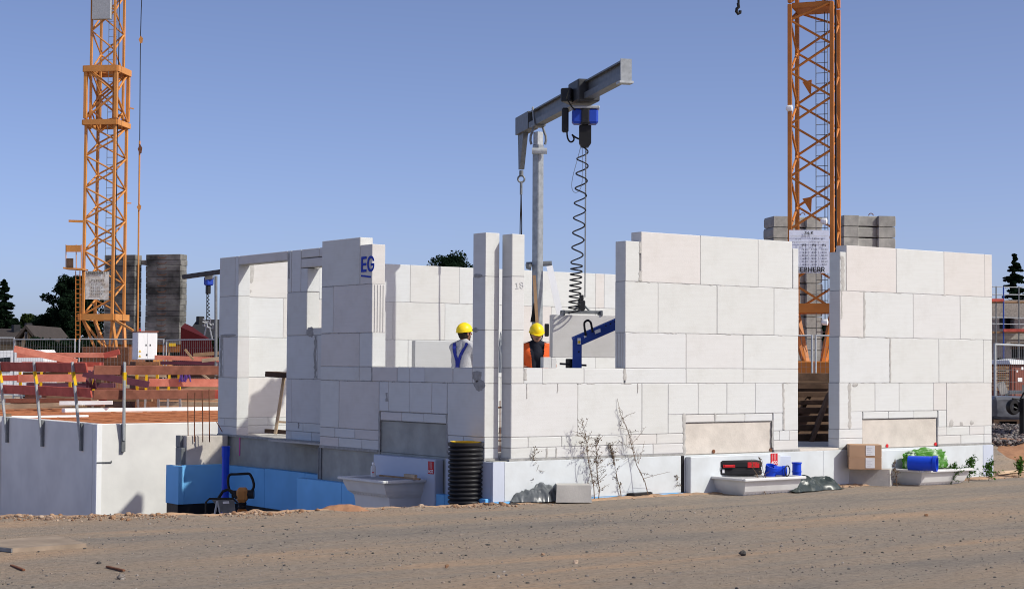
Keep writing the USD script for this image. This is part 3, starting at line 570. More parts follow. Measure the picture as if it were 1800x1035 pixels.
# cardboard boxes on a concrete foot
ang = math.atan2(-RT[1]*0+RT[1], RT[0])
def foot(label, q, th, L=.72, w=.30, h=.20):
    t = thing('concrete_foot', label, 'concrete block'); R = rotz(th)
    body = m3.Manifold.cube([L, w, h]).translate([0, 0, 0])
    v = np.array([(x+(.015 if x < .1 else -.015)*(z > .1), y+(.02 if y < .1 else -.02)*(z > .1), z) for x in (0, L) for y in (0, w) for z in (0, h)])
    man = m3.Manifold.hull_points(v.tolist()) if hasattr(m3.Manifold, 'hull_points') else m3.Manifold.hull_points(v)
    for k in range(1): man = man-m3.Manifold.cube([.12, w*.5, h*.35]).translate([L-.1, w*.25, h*.38])
    mm = man.to_mesh(); obj('body', (mm.vert_properties[:, :3]@R.T+q, mm.tri_verts), M['concrete'], t)
    return t
th2 = math.atan2(RT[1], RT[0])-.33
q = P(1461, 850, 23.6); q[2] = GZ-.01; foot('grey concrete fence foot carrying two cardboard boxes', q+vec(.05, -.35, 0)-RT*.30, th2, .80, .30, .23)
q = P(977, 884, 20.0); q[2] = GZ; foot('small grey concrete block with a slot beside the dry weeds', q, th2+.35, .42, .36, .20)
for k, (dz, sh, lab) in enumerate(((0, 0, 'lower cardboard box on the concrete fence foot'), (.165, .005, 'upper cardboard box with white label on the stack'))):
    t = thing('cardboard_box', lab, 'cardboard box', 'cardboard boxes stacked on the fence foot')
    R = rotz(th2+.22+.04*k); o = P(1493, 822, 23.1)*vec(1, 1, 0)-RT*.10+vec(.03+sh, -.10, GZ+.225+dz)
    obj('carton', MB().box((0, 0, 0), (.43, .33, .163), .004).xf(R, o), M['cardboard'], t)
    obj('label_sheet', MB().box((.22, -.003, .02), (.34, .001, .155)).xf(R, o), M['paper'], t)
    ln = MB()
    for j in range(4): ln.box((.235, -.0045, .04+.025*j), (.235+.05+.02*(j % 2), -.002, .044+.025*j))
    obj('label_print', ln.xf(R, o), M['pencil'], t)
    obj('tape', MB().box((-.001, .15, -.001), (.431, .19, .1645)).xf(R, o), M['wood_pale'], t)
# crumpled sheets: green bag, tarps
def drape(a, b, h, dep, seed):
    ex = nrm(b-a); L = np.linalg.norm(b-a); ey = np.cross([0, 0, 1.0], ex); nu, nv = 46, 26; U, V = np.meshgrid(np.linspace(0, 1, nu), np.linspace(-1, 1, nv))
    p = np.stack([U*4.5, V*1.3, 0*U], -1); n1 = meshkit.fbm(p+seed, 2, seed); n2 = np.abs(meshkit.fbm(p*2.2+seed, 3, seed+2)-.5)*2
    env = np.clip(np.minimum(U, 1-U)*9, .12, 1)
    Z = h*env*(1-np.abs(V)**1.6)*(.45+1.0*n1)+.045*(1-n2)*env*(1-V**4)+.012; Z = np.maximum(Z, .006)
    X = U*L+.05*(n1-.5)+.02*(n2-.5); Y = V*dep*(.8+.5*n1)+.03*(n2-.5)
    Q = a+X[..., None]*ex+Y[..., None]*ey+Z[..., None]*vec(0, 0, 1); top = Q.reshape(-1, 3); i = np.arange((nv-1)*nu).reshape(nv-1, nu)[:, :-1].ravel(); F = np.vstack([np.stack([i, i+1, i+nu+1], 1), np.stack([i, i+nu+1, i+nu], 1)])
    return np.vstack([top, top-vec(0, 0, .004)]), np.vstack([F, F[:, ::-1]+len(top)])
def crumple(a, b, h, dep, n=14, seed=0, up=1.0, amp=.35):
    """a crumpled closed bag shape between ground points a and b"""
    ex = nrm(b-a); L = np.linalg.norm(b-a); ey = np.cross([0, 0, 1.0], ex)
    s = trimesh.creation.icosphere(4, 1.0).vertices; f = trimesh.creation.icosphere(4, 1.0).faces
    rr = np.random.default_rng(seed); d = s/np.linalg.norm(s, axis=1, keepdims=True)
    sq = np.sign(d)*np.abs(d)**.65
    k = np.abs(meshkit.fbm(s*2.6+seed, 3, seed)-.5)*2; k2 = np.abs(meshkit.fbm(s*6+seed, 2, seed+3)-.5)*2
    v = sq*(1-amp*(1-k)[:, None]*.9-.12*(1-k2)[:, None])
    v[:, 2] = np.maximum(v[:, 2], -.15)+.15
    return (a+b)/2+v[:, :1]*ex*L/2*1.25+v[:, 1:2]*ey*dep+v[:, 2:]*vec(0, 0, 1)*h*1.1, f
a, b = P(1584, 823, 23.6), P(1668, 823, 23.9); a[2] = b[2] = -.29
tag(obj('green_bag', crumple(a, b, .27, .15, seed=4, amp=.25), M['green_bag'], smooth=25), 'crumpled green and white plastic bag on the right light well', 'plastic bag')
a, b = P(891, 886, 20.05), P(976, 884, 20.3); a[2] = b[2] = GZ
tag(obj('dark_tarp', drape(a, b, .135, .2, 8), M['tarp_grey'], smooth=50), 'shiny dark grey plastic sheet lying crumpled before the house corner', 'plastic sheet')
a, b = P(1370, 866, 21.9), P(1460, 860, 22.6); a[2] = b[2] = GZ
tag(obj('dark_tarp', drape(a, b, .125, .22, 15), M['tarp_dark'], smooth=50), 'dark green crumpled sheet on the ground left of the cardboard boxes', 'plastic sheet')
a, b = P(1108, 878, 20.9), P(1162, 868, 21.5); a[2] = b[2] = GZ+.02
tag(obj('black_strip', MB().bar(a, b, .12, .05, c=.01), M['black_rubber']), 'black rubber strip lying on the ground under the tall dry weed', 'rubber strip')
t = thing('timber_lath', 'pale timber lath lying at the right end of the house', 'timber')
a, b = P(1752, 841, 25.2), P(1800, 838, 26.0); a[2] = b[2] = GZ+.05; obj('lath', MB().bar(a, b, .06, .04, c=.004), M['wood_pale'], t)
# tamper in the pit
tm = thing('tamper', 'black and orange tamping machine with a loop handle in the pit', 'tamper'); D = 23.4
def Q(x, y, d=D): return P(x, y, d)
obj('handle', MB().tube(spline([Q(x, y) for x, y in ((420, 868), (408, 866), (402, 856), (401, 842), (404, 834), (414, 833), (432, 832), (440, 834), (445, 845), (446, 855), (442, 862), (432, 865))]), .018, 10), M['black_rubber'], tm, smooth=60)
e = Q(426, 868)
obj('engine', MB().box((-.075, -.1, -.11), (.075, .1, .09), .045, np.stack([RT, FWH, vec(0, 0, 1)], 1), e), M['orange_paint'], tm)
obj('air_filter', MB().lathe([(0, -.07), (.055, -.07), (.06, -.05), (.06, .07), (0, .07)], 16, e+RT*.09+vec(0, 0, .0), Raxis(RT)), M['black_plastic'], tm, smooth=40)
obj('starter_housing', MB().lathe([(0, -.05), (.05, -.05), (.055, .04), (0, .05)], 16, e-RT*.09, Raxis(RT)), M['black_plastic'], tm, smooth=40)
obj('bellows', MB().lathe([(.05+.012*(k % 2), -.5+.4*k/16) for k in range(17)], 16, e), M['black_rubber'], tm, smooth=40)
obj('collar', MB().lathe([(.068, -.25), (.07, -.22), (.05, -.2)], 16, e), M['orange_deep'], tm, smooth=40)
obj('shoe', MB().box((-.12, -.18, -.62), (.12, .16, -.52), .02, np.stack([RT, FWH, vec(0, 0, 1)], 1), e), M['galv_dark'], tm)
fl = thing('folded_trolley', 'dark folded steel trolley lying beside the tamper in the pit', 'trolley')
obj('frame', MB().tube([Q(x, y, 23.0) for x, y in ((362, 910), (362, 882), (368, 876), (410, 876), (418, 884))], .014, 8).tube([Q(x, y, 23.1) for x, y in ((384, 875), (392, 863), (400, 860), (408, 863), (416, 876))], .02, 8), M['black_rubber'], fl, smooth=60)
obj('panel', MB().hull([Q(x, y, d) for x, y in ((372, 878), (412, 876), (414, 900), (392, 902)) for d in (23.1, 23.2)]), M['galv_dark'], fl)
obj('leg', MB().bar(Q(382, 880, 22.9), Q(376, 910, 22.9), .02).bar(Q(382, 880, 22.9), Q(388, 908, 22.9), .02), M['galv_matt'], fl)
obj('sticker', MB().hull([Q(x, y, d) for x, y in ((391.5, 881), (402.5, 880), (403, 884.5), (392, 885)) for d in (23.08, 23.09)]), M['paper'], fl)
# access cover frame in the road and bits on the ground
mp_ = thing('steel_plate', 'dusty steel plate with a lifting grate lying on the road', 'steel plate'); cs = [on(x, y, 2, GZ+.02) for x, y in ((-60, 957), (22, 967), (152, 958), (98, 943))]
obj('plate', MB().hull([c+vec(0, 0, k) for c in cs for k in (-.03, .018)]), M['plate_dust'], mp_)
obj('edge_bar', MB().bar(cs[0]+vec(0, 0, .0), cs[1]+vec(0, 0, .0), .03, .03), M['galv_dark'], mp_)
obj('grate', MB().hull([on(x, y, 2, GZ+.032) for x, y in ((45, 953), (70, 952), (81, 954), (52, 955.5))]+[on(x, y, 2, GZ+.026) for x, y in ((45, 953), (70, 952), (81, 954), (52, 955.5))]), M['rust'], mp_)
for i, (x0, y0, x1, y1, lab) in enumerate(((20, 993, 42, 1001, 'rusty iron bar lying at the lower left of the road'), (188, 995, 218, 1002, 'flat iron bar lying on the road right of the steel plate'))):
    a, b = on(x0, y0, 2, GZ+.012), on(x1, y1, 2, GZ+.012); tag(obj('iron_bar', MB().bar(a, b, .024, .014, c=.003), M['rust']), lab, 'iron bar')

# ------------------------------------------------------------------ weeds
def weed(label, base, tip, n, spread, leaf, m='leaf_dry', stem='stem_dry', size=.022, group=None, seed=0, thick=.004):
    rr = np.random.default_rng(seed); t = thing('weed', label, 'weed', group); st = MB(); lf = MB(); base, tip = np.asarray(base), np.asarray(tip); L = np.linalg.norm(tip-base)
    def leafat(p, s):
        a = nrm(rr.normal(0, 1, 3)); b = nrm(np.cross(a, rr.normal(0, 1, 3))); lf.add([p, p+a*s*.5+b*s*.3, p+a*s, p+a*s*.5-b*s*.3], [[0, 1, 2], [0, 2, 3]])
    main = [base+(tip-base)*k+rr.normal(0, .012, 3)*L*(0 < k < 1) for k in np.linspace(0, 1, 7)]
    st.tube(main, np.linspace(thick*1.3, thick*.5, 7), 5)
    for i in range(n):
        k = rr.uniform(.12, 1); p = base+(tip-base)*k; d = nrm(nrm(tip-base)*rr.uniform(.4, 1)+rr.normal(0, .55, 3)); l = spread*L*rr.uniform(.35, 1)*(1.15-k*.7)
        e = p+d*l; st.tube([p, p+d*l*.5+rr.normal(0, .01, 3), e], [thick*.6, thick*.5, thick*.3], 4)
        for j in range(leaf): leafat(p+d*l*rr.uniform(.2, 1)+rr.normal(0, .008, 3), size*rr.uniform(.5, 1.3))
    obj('stem', st, M[stem], t)
    if lf.n: tag(obj('leaf', lf, M[m], t), kind='stuff')
    return t
def gp(px, py, d): q = P(px, py, d); q[2] = GZ; return q
for i, (bx, by, tx, ty, d, n, sp, lv, lab) in enumerate((
    (1140, 866, 1085, 700, 21.0, 16, .30, 3, 'tallest dry weed leaning left in front of the street wall'),
    (1045, 876, 1024, 742, 20.5, 20, .32, 4, 'dense brown dry weed left of the tallest weed'),
    (1052, 876, 1048, 770, 20.6, 26, .35, 6, 'bushy brown weed with withered leaves beside the small concrete block'),
    (1092, 872, 1072, 778, 20.9, 24, .32, 6, 'medium dry weed between the bushy weed and the tallest weed'),
    (927, 885, 940, 790, 20.2, 14, .35, 3, 'thin dry weed in front of the dark plastic sheet'),
    (877, 888, 880, 842, 20.1, 10, .4, 3, 'small dry weed at the house corner beside the corrugated pipe'),
    (1196, 866, 1188, 838, 21.5, 12, .55, 4, 'low dry weed left of the white mounting board'),
    (1346, 868, 1322, 815, 21.5, 8, .3, 3, 'dry stalk in front of the black tool case'),
    (1354, 868, 1336, 806, 21.6, 8, .3, 2, 'second dry stalk just right of the one before the tool case'),
    (1577, 850, 1572, 812, 23.0, 12, .45, 3, 'sparse weed between the cardboard boxes and the right light well'))):
    q = gp(bx, by, d); tp = P(tx, ty, d-.05); weed(lab, q, tp, int(n*1.5), sp, lv+2, seed=40+i, group='dry weeds along the street front', thick=.0046)
for i, (bx, ty, d, lab) in enumerate(((1672, 818, 23.6, 'low green weed by the right light well'), (1703, 808, 23.9, 'green leafy weed under the right end of the house'), (1738, 812, 24.3, 'green weed at the right corner of the house'), (1790, 812, 25.0, 'green weed at the right edge beside the timber lath'))):
    q = gp(bx, 845, d); q[2] = ground_z(q[0:1], q[1:2])[0]; weed(lab, q, P(bx+3, ty, d), 46, .85, 10, 'leaves_fresh', 'leaves_mid', .032, 'green weeds at the right end', 70+i, .003)

# ------------------------------------------------------------------ people
def capsule_mesh(bones, edge=.022, it=8):
    man = None
    for (a, ra), (b, rb_) in bones:
        sa = trimesh.creation.icosphere(2, 1.0).vertices
        pts = np.vstack([sa*ra+np.asarray(a), sa*rb_+np.asarray(b)])
        h = m3.Manifold.hull_points(pts)
        man = h if man is None else man+h
    mm = man.refine_to_length(edge).to_mesh(); tmsh = trimesh.Trimesh(mm.vert_properties[:, :3], mm.tri_verts, process=True)
    trimesh.smoothing.filter_taubin(tmsh, iterations=it); return np.array(tmsh.vertices), np.array(tmsh.faces)
def person(label, loc, facing, height, hands, head_dir, clothes, lean=.0):
    """local frame: x = the person's right, y = where the person faces, z up"""
    s = height/1.78; t = thing('person', label, 'person'); f = nrm([facing[0], facing[1], 0]); rgt = vec(f[1], -f[0], 0); R = np.stack([rgt, f, vec(0, 0, 1)], 1); o = np.asarray(loc, float)
    def w(mesh): return mesh[0]@R.T*1.0+o, mesh[1]
    S_ = lambda *a: vec(*a)*s
    hip, chest, neck = S_(0, 0, .95), S_(0, .02+lean*.6, 1.30), S_(0, .03+lean, 1.50)
    head = S_(0, .05+lean*1.15, 1.645)
    J = {}
    for k in (-1, 1):
        J[k] = dict(hp=S_(.09*k, 0, .92), kn=S_(.11*k, .02, .49), an=S_(.12*k, -.02, .08), toe=S_(.13*k, .14, .04), sh=S_(.185*k, .0+lean*.9, 1.42), ha=np.asarray(hands[k], float))
        sh, ha = J[k]['sh'], J[k]['ha']; mid = (sh+ha)/2; L = .30*s; h = max(L*L*1.0-((ha-sh)@(ha-sh))/4*.98, 0)**.5
        side = nrm(vec(.5*k, -.5, -.8)); side -= nrm(ha-sh)*(side@nrm(ha-sh)); J[k]['el'] = mid+nrm(side)*h
    def torso(g): return [((hip+S_(-.07, 0, 0), .115*s+g), (hip+S_(.07, 0, 0), .115*s+g)), ((hip+S_(-.07, 0, .02), .11*s+g), (chest+S_(-.08, 0, 0), .115*s+g)), ((hip+S_(.07, 0, .02), .11*s+g), (chest+S_(.08, 0, 0), .115*s+g)),
        ((chest+S_(-.08, 0, 0), .115*s+g), (J[-1]['sh'], .062*s+g)), ((chest+S_(.08, 0, 0), .115*s+g), (J[1]['sh'], .062*s+g)), ((J[-1]['sh'], .06*s+g), (neck, .06*s+g)), ((J[1]['sh'], .06*s+g), (neck, .06*s+g)), ((chest, .12*s+g), (neck, .06*s+g))]
    def leg(k, g, r=(.085, .058, .045)): j = J[k]; return [((j['hp'], r[0]*s+g), (j['kn'], r[1]*s+g)), ((j['kn'], r[1]*s+g), (j['an'], r[2]*s+g))]
    def hand(k):
        j = J[k]; d = nrm(j['ha']-j['el']); pl = j['ha']+d*.05*s; sd = nrm(np.cross(d, vec(0, 0, 1)) if abs(d[2]) < .9 else vec(1, 0, 0)); dn = np.cross(sd, d); B = [((j['ha'], .026*s), (pl-sd*.02*s, .018*s)), ((j['ha'], .026*s), (pl+sd*.02*s, .018*s))]
        for q, (u, l) in enumerate(((-.03, .06), (-.01, .075), (.01, .07), (.03, .055))):
            a = pl+sd*u*s; b = a+(d*.8-dn*.3*k)*l*.55*s; c = b+(d*.5-dn*.8*k)*l*.45*s; B += [((a, .009*s), (b, .0085*s)), ((b, .0085*s), (c, .0075*s))]
        a = j['ha']+d*.02*s-sd*.025*s*k; B += [((a, .012*s), (a-sd*.03*s*k+d*.03*s, .009*s))]
        return B
    hd = nrm(head_dir); hr = nrm(np.cross(hd, vec(0, 0, 1))); hu = np.cross(hr, hd)
    def H(x, y, z): return head+(hr*x+hd*y+hu*z)*s
    skull = [((H(0, -.015, .03), .092*s), (H(0, .01, .0), .088*s)), ((H(0, .03, -.05), .062*s), (H(0, .045, -.085), .042*s)), ((H(0, .01, 0), .085*s), (H(0, .045, -.07), .05*s))]
    B = torso(0)+[((neck-S_(0, 0, .05), .06*s), (head-S_(0, .02, .05), .056*s))]+skull+leg(-1, 0)+leg(1, 0)
    for k in (-1, 1): j = J[k]; B += [((j['sh'], .055*s), (j['el'], .043*s)), ((j['el'], .043*s), (j['ha'], .029*s)), ((j['an'], .045*s), (j['toe'], .035*s))]+hand(k)
    B += [((H(0, .105, .005), .010*s), (H(0, .125, -.025), .014*s))]
    B += [((H(.088*k, -.01, .01), .018*s), (H(.092*k, -.015, -.025), .012*s)) for k in (-1, 1)]
    body = obj('body', w(capsule_mesh(B, .016, 6)), M['skin'], t, smooth=True)
    for k in (-1, 1): obj('eye', w(MB().ball(H(.034*k, .088, .012), .011*s, 2).get()), M['eye_white'], t, smooth=True)
    obj('mouth', w(MB().tube([H(-.025, .098, -.065), H(0, .105, -.062), H(.025, .098, -.065)], .005, 6).get()), M['trouser_dark'], t, smooth=True)
    obj('hair', w(capsule_mesh([((H(0, -.035, .02), .092*s), (H(0, -.03, -.03), .082*s))], .02, 4)), M['hair_dark'], t, smooth=True)
    for k in (-1, 1): obj('boot', w(capsule_mesh([((J[k]['an'], .056*s), (J[k]['toe'], .045*s)), ((J[k]['an']+S_(0, 0, .10), .056*s), (J[k]['an'], .056*s)), ((J[k]['an']-S_(0, .03, .03), .045*s), (J[k]['toe']-S_(0, 0, .0), .04*s))], .02, 3)), M['black_rubber'], t, smooth=True)
    tr = obj('trousers', w(capsule_mesh(torso(.012)[:1]+leg(-1, .016)+leg(1, .016), .02, 5)), M[clothes['trousers']], t, smooth=True)
    sl = []
    for k in (-1, 1): j = J[k]; e = j['sh']+(j['el']-j['sh'])*.75; sl += [((j['sh'], .062*s+.008), (e, .055*s+.008))]
    sv, sf = capsule_mesh(torso(.012)[1:]+sl, .018, 5); sv = sv+(meshkit.fbm(sv*11, 3, 5)[:, None]-.5)*.018
    shirt = obj('shirt', w((sv, sf)), M[clothes['shirt']], t, smooth=True)
    # helmet: dome, brim, rib, strap
    dome_ = trimesh.creation.icosphere(3, 1.0); v = dome_.vertices.copy(); keep = v[:, 2] > -.18
    v[:, 2] = np.maximum(v[:, 2], -.18); v = v*[.118, .142, .125]; rid = np.exp(-(v[:, 0]/.03)**2)*.006; v[:, 2] += rid*(v[:, 2] > .03)
    hv = head+(v[:, :1]*hr+(v[:, 1:2]-.008)*hd+(v[:, 2:]+.045)*hu)*s
    hm = obj('helmet', w((hv, dome_.faces)), M['helmet_yellow'], t, smooth=40)
    brim = [(.125*math.cos(a), (.150+.05*max(0, math.sin(a))**2)*math.sin(a)) for a in np.linspace(0, 2*np.pi, 36, endpoint=False)]
    bm = MB().poly(brim, -.006, .006); bv, bf = bm.get(); bv = head+(bv[:, :1]*hr+(bv[:, 1:2]-.006)*hd+(bv[:, 2:]+.028-.16*np.maximum(bv[:, 1:2]-.13, 0))*hu)*s
    obj('brim', w((bv, bf)), M['helmet_yellow'], hm)
    obj('chin_strap', w(MB().tube([H(.105, .0, .03), H(.09, .03, -.05), H(.03, .06, -.125), H(0, .065, -.13), H(-.03, .06, -.125), H(-.09, .03, -.05), H(-.105, .0, .03)], .007, 6).get()), M['black_rubber'], hm)
    extra = dict(w=w, S_=S_, J=J, hip=hip, chest=chest, neck=neck, t=t, shirt=shirt, trousers=tr, s=s, torso=torso, R=R, o=o)
    return extra
def surf_strip(e, pts, width, m, name, parent, back=True, g=.028):
    """a cloth strap laid on the back (or front) of the torso: pts are (x, z) of its middle line"""
    mb = MB(); sgn = -1 if back else 1
    tv, tf = capsule_mesh(e['torso'](.014), .03, 5); tm_ = trimesh.Trimesh(tv, tf, process=False)
    pts = np.asarray(pts, float); k = np.linspace(0, len(pts)-1, 18); pp = np.stack([np.interp(k, range(len(pts)), pts[:, i]) for i in (0, 1)], 1)*e['s']; wd = np.interp(k, range(len(pts)), np.broadcast_to(width, len(pts)))*e['s']
    tan = np.gradient(pp, axis=0); tan /= np.linalg.norm(tan, axis=1, keepdims=True); nr = np.stack([-tan[:, 1], tan[:, 0]], 1)
    cols = []
    for u in (-.5, -.17, .17, .5):
        q = pp+nr*(u*wd)[:, None]
        d = ((tv[None, :, [0, 2]]-q[:, None])**2).sum(-1)+1e-9
        near = np.argsort(d, 1)[:, :14]; ys = np.array([(tv[n, 1]*sgn).max() for n in near])
        cols.append(np.stack([q[:, 0], sgn*(ys+.008), q[:, 1]], 1))
    V = np.stack(cols, 1); n = len(pp); F = []
    for i in range(n-1):
        for j in range(3): A = 4*i+j; F += [[A, A+1, A+5], [A, A+5, A+4]]
    V2 = V-vec(0, sgn*.012, 0); a = MB().add(V.reshape(-1, 3), F).add(V2.reshape(-1, 3), np.array(F)[:, ::-1])
    return obj(name, e['w'](a.get()), M[m], parent, smooth=True)
d1 = 26.2; w1 = P(812, 640, d1); w1[2] = 0.0
f1 = nrm(FWH*.80+RT*.60)
e = person('person in yellow helmet, grey shirt and blue dungarees seen from behind', w1, f1, 1.70, {1: vec(.24, .34, 1.30), -1: vec(-.02, .46, 1.42)}, nrm(vec(.25, 1, .12)), dict(trousers='dungaree', shirt='grey_shirt'), .02)
surf_strip(e, [(-.13, 1.49), (-.10, 1.40), (-.02, 1.22), (0, 1.1)], [.05, .055, .06, .07], 'dungaree', 'strap', e['trousers'])
surf_strip(e, [(.13, 1.49), (.10, 1.40), (.03, 1.24), (0, 1.1)], [.05, .055, .055, .07], 'dungaree', 'strap', e['trousers'])
surf_strip(e, [(0, 1.2), (0, 1.1), (0, 1.03), (0, .9)], [.07, .08, .16, .26], 'dungaree', 'back_bib', e['trousers'])
d2 = 26.0; w2 = P(941.5, 640, d2); w2[2] = 0.0
e = person('person in yellow helmet, orange vest and dark shirt looking down', w2, -FWH+RT*.12, 1.69, {1: vec(.12, .30, 1.03), -1: vec(-.20, .30, 1.04)}, nrm(vec(.0, 1, -.28)), dict(trousers='trouser_dark', shirt='navy_shirt'), .05)
tv, tf = capsule_mesh(e['torso'](.030), .016, 5); c_ = tv[tf].mean(1)/e['s']
keep = (c_[:, 2] < 1.50) & (c_[:, 2] > .82) & ~((np.abs(c_[:, 0]) < .075+.05*np.clip((c_[:, 2]-1.1)/.4, 0, 1)) & (c_[:, 1] > .0)) & (np.abs(c_[:, 0]) < .215)
tm_ = trimesh.Trimesh(tv, tf[keep], process=False); tm_.remove_unreferenced_vertices(); obj('vest', e['w']((np.array(tm_.vertices), np.array(tm_.faces))), M['vest_orange'], e['shirt'], smooth=True)

# ------------------------------------------------------------------ the jib crane on the slab
def jib_crane(label, foot_p, left_p, right_p, trolley, wcol, galv, hb, cable=True, coil_to=None):
    """column at foot_p, I-beam from left_p to right_p (their top), trolley at fraction"""
    t = thing('jib_crane', label, 'crane'); L_, R_ = np.asarray(left_p), np.asarray(right_p); a = nrm(R_-L_); sd = nrm(np.cross(a, vec(0, 0, 1))); up = np.cross(sd, a)
    b = MB()
    b.bar(L_-up*.012, R_-up*.012, .13, .024, up=up).bar(L_-up*hb/2, R_-up*hb/2, .018, hb-.02, up=up).bar(L_-up*(hb-.05), R_-up*(hb-.05), .15, .09, up=up)
    beam = obj('beam', b, M['galv_beam'], t)
    obj('end_plate', MB().bar(R_-up*hb/2-a*.0, R_-up*hb/2+a*.02, .16, hb+.03, up=up), M['galvanised'], beam)
    obj('end_stop', MB().bar(R_-up*(hb+.03)-a*.12, R_-up*(hb+.03)+a*.04, .2, .03, up=up), M['galv_matt'], beam)
    lb = L_-up*hb/2
    obj('tail_arm', MB().hull([lb+a*k+up*z+sd*w for k, z in ((-.02, hb/2+.01), (.75, hb/2+.01), (.75, -hb/2), (-.02, -hb/2)) for w in (-.085, .085)]).hull([lb+a*k+up*z+sd*w for k, z in ((-.02, -hb/2+.02), (.34, -hb/2+.02), (.10, -hb/2-.58), (.02, -hb/2-.58)) for w in (-.04, .04)]), M['galv_beam'], t)
    lab_ = MB().bar(lb+a*.30-sd*.0865, lb+a*.44-sd*.0865, .006, .13, up=up); obj('maker_sticker', lab_, M['sign_pale'], t)
    ft = np.asarray(foot_p); k = (ft-L_)[:2]@a[:2]/(a[:2]@a[:2]); tp = L_+a*k; tp = tp-up*(hb+.30)
    foot_ = vec(tp[0], tp[1], ft[2])
    col = obj('column', MB().box((-wcol/2, -wcol/2, 0), (wcol/2, wcol/2, tp[2]-foot_[2]), .012, rotz(.2), foot_), M['galvanised'], t)
    obj('collar_pin', MB().tube([tp-RT*.1+vec(0, 0, -.12)-FWH*.12, tp+RT*.14+vec(0, 0, -.12)-FWH*.12], .05, 14), M['galv_matt'], col, smooth=40)
    obj('head_block', MB().box((-.06, -.06, -.02), (.06, .06, .20), .01, None, tp), M['galv_matt'], col)
    for s_ in (-1, 1):
        obj('shackle', MB().tube([tp+RT*.11*s_+vec(0, 0, z)+RT*x*s_ for z, x in ((.0, 0), (.06, .015), (.14, .01), (.22, -.02), (.3, -.04))], .02, 8), M['galv_dark'], t, smooth=60)
    obj('saddle', MB().bar(tp+vec(0, 0, .30)-a*.12, tp+vec(0, 0, .30)+a*.12, .18, .03).bar(tp+vec(0, 0, .30)+up*hb/2-sd*.085, tp+vec(0, 0, .32)+up*hb/2-sd*.085+a*.05, .02, hb+.05).bar(tp+vec(0, 0, .30)+up*hb/2+sd*.085, tp+vec(0, 0, .32)+up*hb/2+sd*.085+a*.05, .02, hb+.05), M['galv_dark'], t)
    tr = L_+a*trolley-up*(hb/2)
    body = obj('trolley', MB().bar(tr-a*.30+sd*.0, tr+a*.2, .34, hb+.05, up=up, c=.02), M['galv_black'], t)
    obj('motor_box', MB().bar(tr-a*.26+sd*.10-up*.05, tr+a*.0+sd*.30-up*.05, .16, .2, up=up, c=.015), M['black_plastic'], body)
    h0 = tr-up*(hb/2+.22)
    hz = obj('hoist', MB().box((-.19, -.12, -.12), (.19, .12, .10), .03, np.stack([RT, FWH, vec(0, 0, 1)], 1), h0), M['hoist_blue'], t)
    obj('hoist_drum', MB().box((-.075, -.135, -.135), (.075, .135, .12), .03, np.stack([RT, FWH, vec(0, 0, 1)], 1), h0), M['black_plastic'], hz)
    obj('hoist_lid', MB().box((-.21, -.13, .10), (.21, .13, .14), .01, np.stack([RT, FWH, vec(0, 0, 1)], 1), h0), M['galv_matt'], hz)
    obj('chain_bag', MB().hull([h0+RT*x+FWH*y+vec(0, 0, z) for x, z in ((-.085, -.14), (.09, -.14), (.09, -.40), (.05, -.46), (-.05, -.46), (-.085, -.40)) for y in (-.06, .06)]), M['black_rubber'], hz)
    obj('pendant', MB().box((-.34, -.05, -.24), (-.24, .05, .12), .02, np.stack([RT, FWH, vec(0, 0, 1)], 1), h0), M['black_plastic'], hz)
    obj('cable', MB().tube(spline([h0+RT*x+vec(0, 0, z) for x, z in ((-.26, -.2), (-.25, -.33), (-.20, -.38), (-.16, -.33), (-.19, -.27), (-.14, -.31), (0, -.34))]), .014, 6), M['black_rubber'], hz, smooth=60); obj('cable', MB().tube([tr+RT*x-FWH*.2+vec(0, 0, z) for x, z in ((-.25, .0), (-.28, -.12), (-.2, -.25), (-.15, -.3))], .012, 6), M['black_rubber'], hz, smooth=60)
    return t, h0, (L_+a*.06-up*hb-vec(0, 0, .62)), foot_, a, sd, up
jl, jr = P(915, 209, 28.67), P(1100, 106, 23.52)
jt, h0, tail, jfoot, ja, jsd, jup = jib_crane('galvanised jib crane with blue hoist rising above the house', vec(*P(950, 640, 27.5)[:2], 0), jl, jr, 3.52, .135, M['galvanised'], .275)
blk_top = P(1028, 556, 25.15)
chain = MB(); a, b = h0+vec(.02, 0, -.3), blk_top+vec(0, 0, .28)
n = 170
for k in range(n):
    p = a+(b-a)*(k+.5)/n; q = (b-a)/n*.85
    chain.bar(p-q/2, p+q/2, .022 if k % 2 else .008, .008 if k % 2 else .022, up=(1, 0, 0))
obj('chain', chain, M['galv_dark'], jt)
th = np.linspace(0, 1, 420); zc = a[2]+(blk_top[2]+.04-a[2])*th; ph = 2*np.pi*np.where(th < .72, 8.6*th/.72*1.0, 8.6+(th-.72)/.28*9)
rad = np.where(th < .05, .02, .085)*np.clip(th/.1, .2, 1); cen = np.stack([a[0]+(b[0]-a[0])*th, a[1]+(b[1]-a[1])*th], 1)-RT[:2]*(.03+.13*th)[:, None]
obj('spiral_cable', MB().tube(np.stack([cen[:, 0]+rad*(np.cos(ph)*RT[0]+np.sin(ph)*FWH[0]), cen[:, 1]+rad*(np.cos(ph)*RT[1]+np.sin(ph)*FWH[1]), zc], 1), .011, 6), M['black_rubber'], jt, smooth=60)
obj('pull_cord', MB().tube(spline([h0+RT*x+vec(0, 0, z) for x, z in ((-.05, -.4), (-.14, -.75), (-.19, -1.0), (-.15, -1.12), (-.06, -1.06), (-.03, -.8), (-.04, -.45))]), .004, 5), M['galv_dark'], jt)
